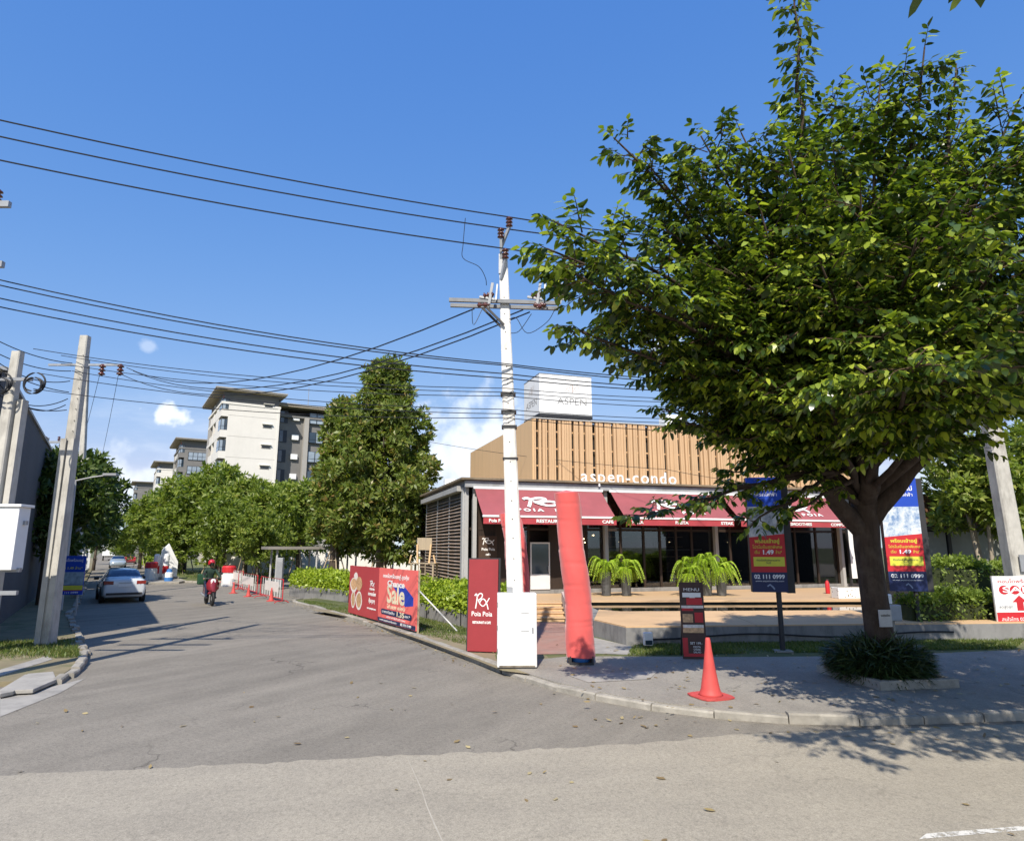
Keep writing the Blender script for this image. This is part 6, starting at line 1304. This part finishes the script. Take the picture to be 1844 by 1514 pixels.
MB().lathe([(.001,-.02),(.014,-.012),(.008,.02),(.001,.03)], 8).build('nose', M_skin, ho).location = (0,.086,-.03); MB().box(-.022,.022,.072,.080,-.075,-.068).build('mouth', mat('lips', (.25,.10,.08), .6), ho)

# crowd barricades across the side entrance
def barricade(label, a, b, group):
    a = Vector(a); b = Vector(b); d = b-a; L = d.length; o = thing('barricade', label, 'barrier', a, math.atan2(d.y,d.x), group)
    MB().tube([(0,0,.12),(0,0,1.0),(.05,0,1.05),(L-.05,0,1.05),(L,0,1.0),(L,0,.12)], .022, 6).build('frame', M_red, o); MB().tube([(0,0,.2),(L,0,.2)], .02, 6).build('lower_rail', M_red, o)
    for k in range(1,9): MB().tube([(L*k/9,0,.2),(L*k/9,0,1.05)], .012, 5).build('bar', M_white, o)
    for x in (.12,L-.12): MB().tube([(x,-.32,.02),(x,-.2,.1),(x,.2,.1),(x,.32,.02)], .02, 6).build('foot', M_red, o)
    MB().box(L*.2,L*.8,-.012,.012,.45,.9).build('panel', mat('barricade_panel', (.72,.66,.62), .6, .08), o); return o
BR = [(508,1086,468,1076),(462,1073,428,1063),(436,1060,412,1053),(404,1049,390,1045)]
for i, (u0,v0,u1,v1) in enumerate(BR): barricade(('nearest red and white barricade by the kerb end','second red and white barricade from the kerb end','third red and white barricade from the kerb end','farthest red and white barricade on the side entrance')[i], gp(u0,v0,.0), gp(u1,v1,.0), 'red and white barricades')
for i, (u,v) in enumerate(((420,1068),(447,1074),(488,1082))): cone('traffic_cone', ('faded cone at the far end of the barricades','faded cone between the middle barricades','faded cone between the two nearest barricades')[i], gp(u,v,0), .62, i, 'cones among the barricades')
# gateway island with pylons, barrels and a drum
iz = [ST(52.5,2.7),ST(52.3,4.6),ST(54,5.2),ST(62,5.0),ST(62,2.9),ST(54,2.5)]
structure(MB().prism([(p.x,p.y) for p in iz], -.05, .14).build('traffic_island', M_kerb, bevel=.02))
py = thing('gate_pylon', 'white wedge-shaped gateway pylon on the traffic island', 'pylon', ST(57,4.0,.14), SA); py.scale = (.62,.62,.66)
MB().add([(-1.0,0,0),(1.3,0,0),(1.3,1.2,0),(-1.0,1.2,0),(-.5,0,3.3),(.15,0,4.0),(.15,1.2,4.0),(-.5,1.2,3.3),(1.3,0,1.9),(1.3,1.2,1.9)], [(0,1,8,5,4),(3,7,6,9,2),(0,4,7,3),(4,5,6,7),(5,8,9,6),(8,1,2,9),(0,3,2,1)]).build('body', M_white, py, bevel=.02); MB().box(-1.2,1.5,-.1,1.3,0,.25).build('plinth', M_conc, py)
for i, (u,q_) in enumerate(((279,0),(296,0))):
    p = at(u,1047,50); o = thing('white_bollard', ('left white gate post with a red band on the island','right white gate post with a red band on the island')[i], 'bollard', (p.x,50,.14)); MB().lathe([(.2,0),(.2,1.75),(.16,1.85),(.001,1.87)], 14).build('shaft', M_white, o, smooth=False); MB().lathe([(.206,.45),(.206,1.0),(.19,1.0)], 14).build('band', M_red, o)
for i, (u,v,Y) in enumerate(((270,1047,49.5),(410,1056,44.5))):
    p = at(u,v,Y); o = thing('water_barrel', ('red-topped white barrel at the left end of the island','red-topped white barrel at the far end of the barricades')[i], 'barrel', (p.x,Y,.0 if i else .14), .3*i); MB().lathe([(.42,0),(.42,.75),(.38,.8),(.38,.85)], 16).build('body', M_white, o, smooth=False); MB().lathe([(.40,.85),(.44,.88),(.44,1.2),(.36,1.3),(.001,1.3)], 16).build('cap', M_red, o)
p = at(303,1050,47.9); o = thing('blue_drum', 'small blue and white drum at the right end of the island', 'drum', (p.x,47.9,.0)); MB().lathe([(.26,0),(.28,.1),(.28,.38),(.26,.4)], 16).build('body', mat('drum_blue', (.05,.18,.45), .5, .1), o); MB().lathe([(.265,.4),(.265,.7),(.22,.75)], 16).build('band', M_white, o); MB().lathe([(.2,.75),(.16,.95),(.001,1.0)], 12).build('lid', MATS['drum_blue'], o)

# fallen leaves and grit on the road and footway
def litter():
    P=[]; 
    for _ in range(420):
        f = random.random(); x = random.uniform(1,13); y = random.uniform(9.3,17)
        P.append((x,y,.125 if y > 10.4+.05*x else .012))
    for _ in range(90): P.append((random.uniform(-7,6), random.uniform(5.5,13), .012))
    for _ in range(160): t_ = random.random(); p = along(K_side, poly_len(K_side), t_*18); P.append((p.x-random.uniform(0,.5), p.y, .012))
    P = np.array(P); n = len(P); D = unit(rnd(n)*np.array([1,1,.12])); L = rng.uniform(.05,.12,n)
    o = link('fallen_leaves', leaf_mesh('fallen_leaves', P, D, np.tile([0.,0,1],(n,1))+rnd(n,.2), L, L*.5, leafmat('dead_leaf', [(0,(.16,.10,.04)),(.6,(.32,.24,.10)),(1,(.45,.38,.2))], .1), droop=-.1)); tag(o, 'dry leaves scattered over the road edge and footway', 'leaves', kind='stuff')
litter()

# dining sets behind the glazing
M_chair = mat('dining_chair_wood', (.14,.07,.035), .5, .3, 3, .1)
def dining(label, x, y, cat):
    p = P0+Matrix.Rotation(TH,3,'Z')@Vector((x,y,0)); o = thing('dining_table', label, 'table', (p.x,p.y,DECK+.05), TH, 'dining tables inside the restaurant')
    MB().box(-.45,.45,-.35,.35,.70,.74).build('table_top', M_wood, o, bevel=.01); MB().box(-.04,.04,-.04,.04,.03,.70).build('pedestal', M_dark, o); MB().box(-.25,.25,-.25,.25,0,.03).build('foot', M_dark, o)
    for s_ in (-1,1):
        c = P0+Matrix.Rotation(TH,3,'Z')@Vector((x+.72*s_,y,0)); ch = thing('dining_chair', ('%s of the %s' % (('left chair','','right chair')[s_+1], label)), 'chair', (c.x,c.y,DECK+.05), TH+(PI/2 if s_ > 0 else -PI/2), 'dining chairs inside the restaurant')
        MB().box(-.2,.2,-.2,.2,.42,.47).build('seat', M_chair, ch, bevel=.01); MB().box(-.2,.2,-.2,-.17,.55,.9).build('backrest', M_chair, ch, bevel=.01)
        for a in (-.18,.18):
            for b in (-.18,.18): MB().box(a-.018,a+.018,b-.018,b+.018,0,.42 if b > 0 else .9).build('leg', M_chair, ch)
for lab, x in (('table behind the left glazing bay',7.6),('table behind the middle glazing bay',10.2),('table behind the right glazing bay',13.4),('table at the far right of the dining room',16.2)): dining(lab, x, 1.7, 'table')
for i, x in enumerate((7.6,10.2,13.4,16.2)):
    p = P0+Matrix.Rotation(TH,3,'Z')@Vector((x,1.7,0)); o = thing('pendant_lamp', 'small black pendant lamp over the %s' % ('table behind the left glazing bay','table behind the middle glazing bay','table behind the right glazing bay','far right table')[i], 'lamp', (p.x,p.y,2.75), 0, 'pendant lamps inside the restaurant')
    MB().lathe([(.16,0),(.15,.05),(.05,.16),(.015,.2),(.001,.2)], 12).build('shade', M_dark, o); MB().tube([(0,0,.2),(0,0,2.2)], .006, 5).build('cord', M_cable, o); MB().lathe([(.001,-.03),(.035,-.01),(.03,.03),(.001,.05)], 8).build('bulb', M_bulb, o)
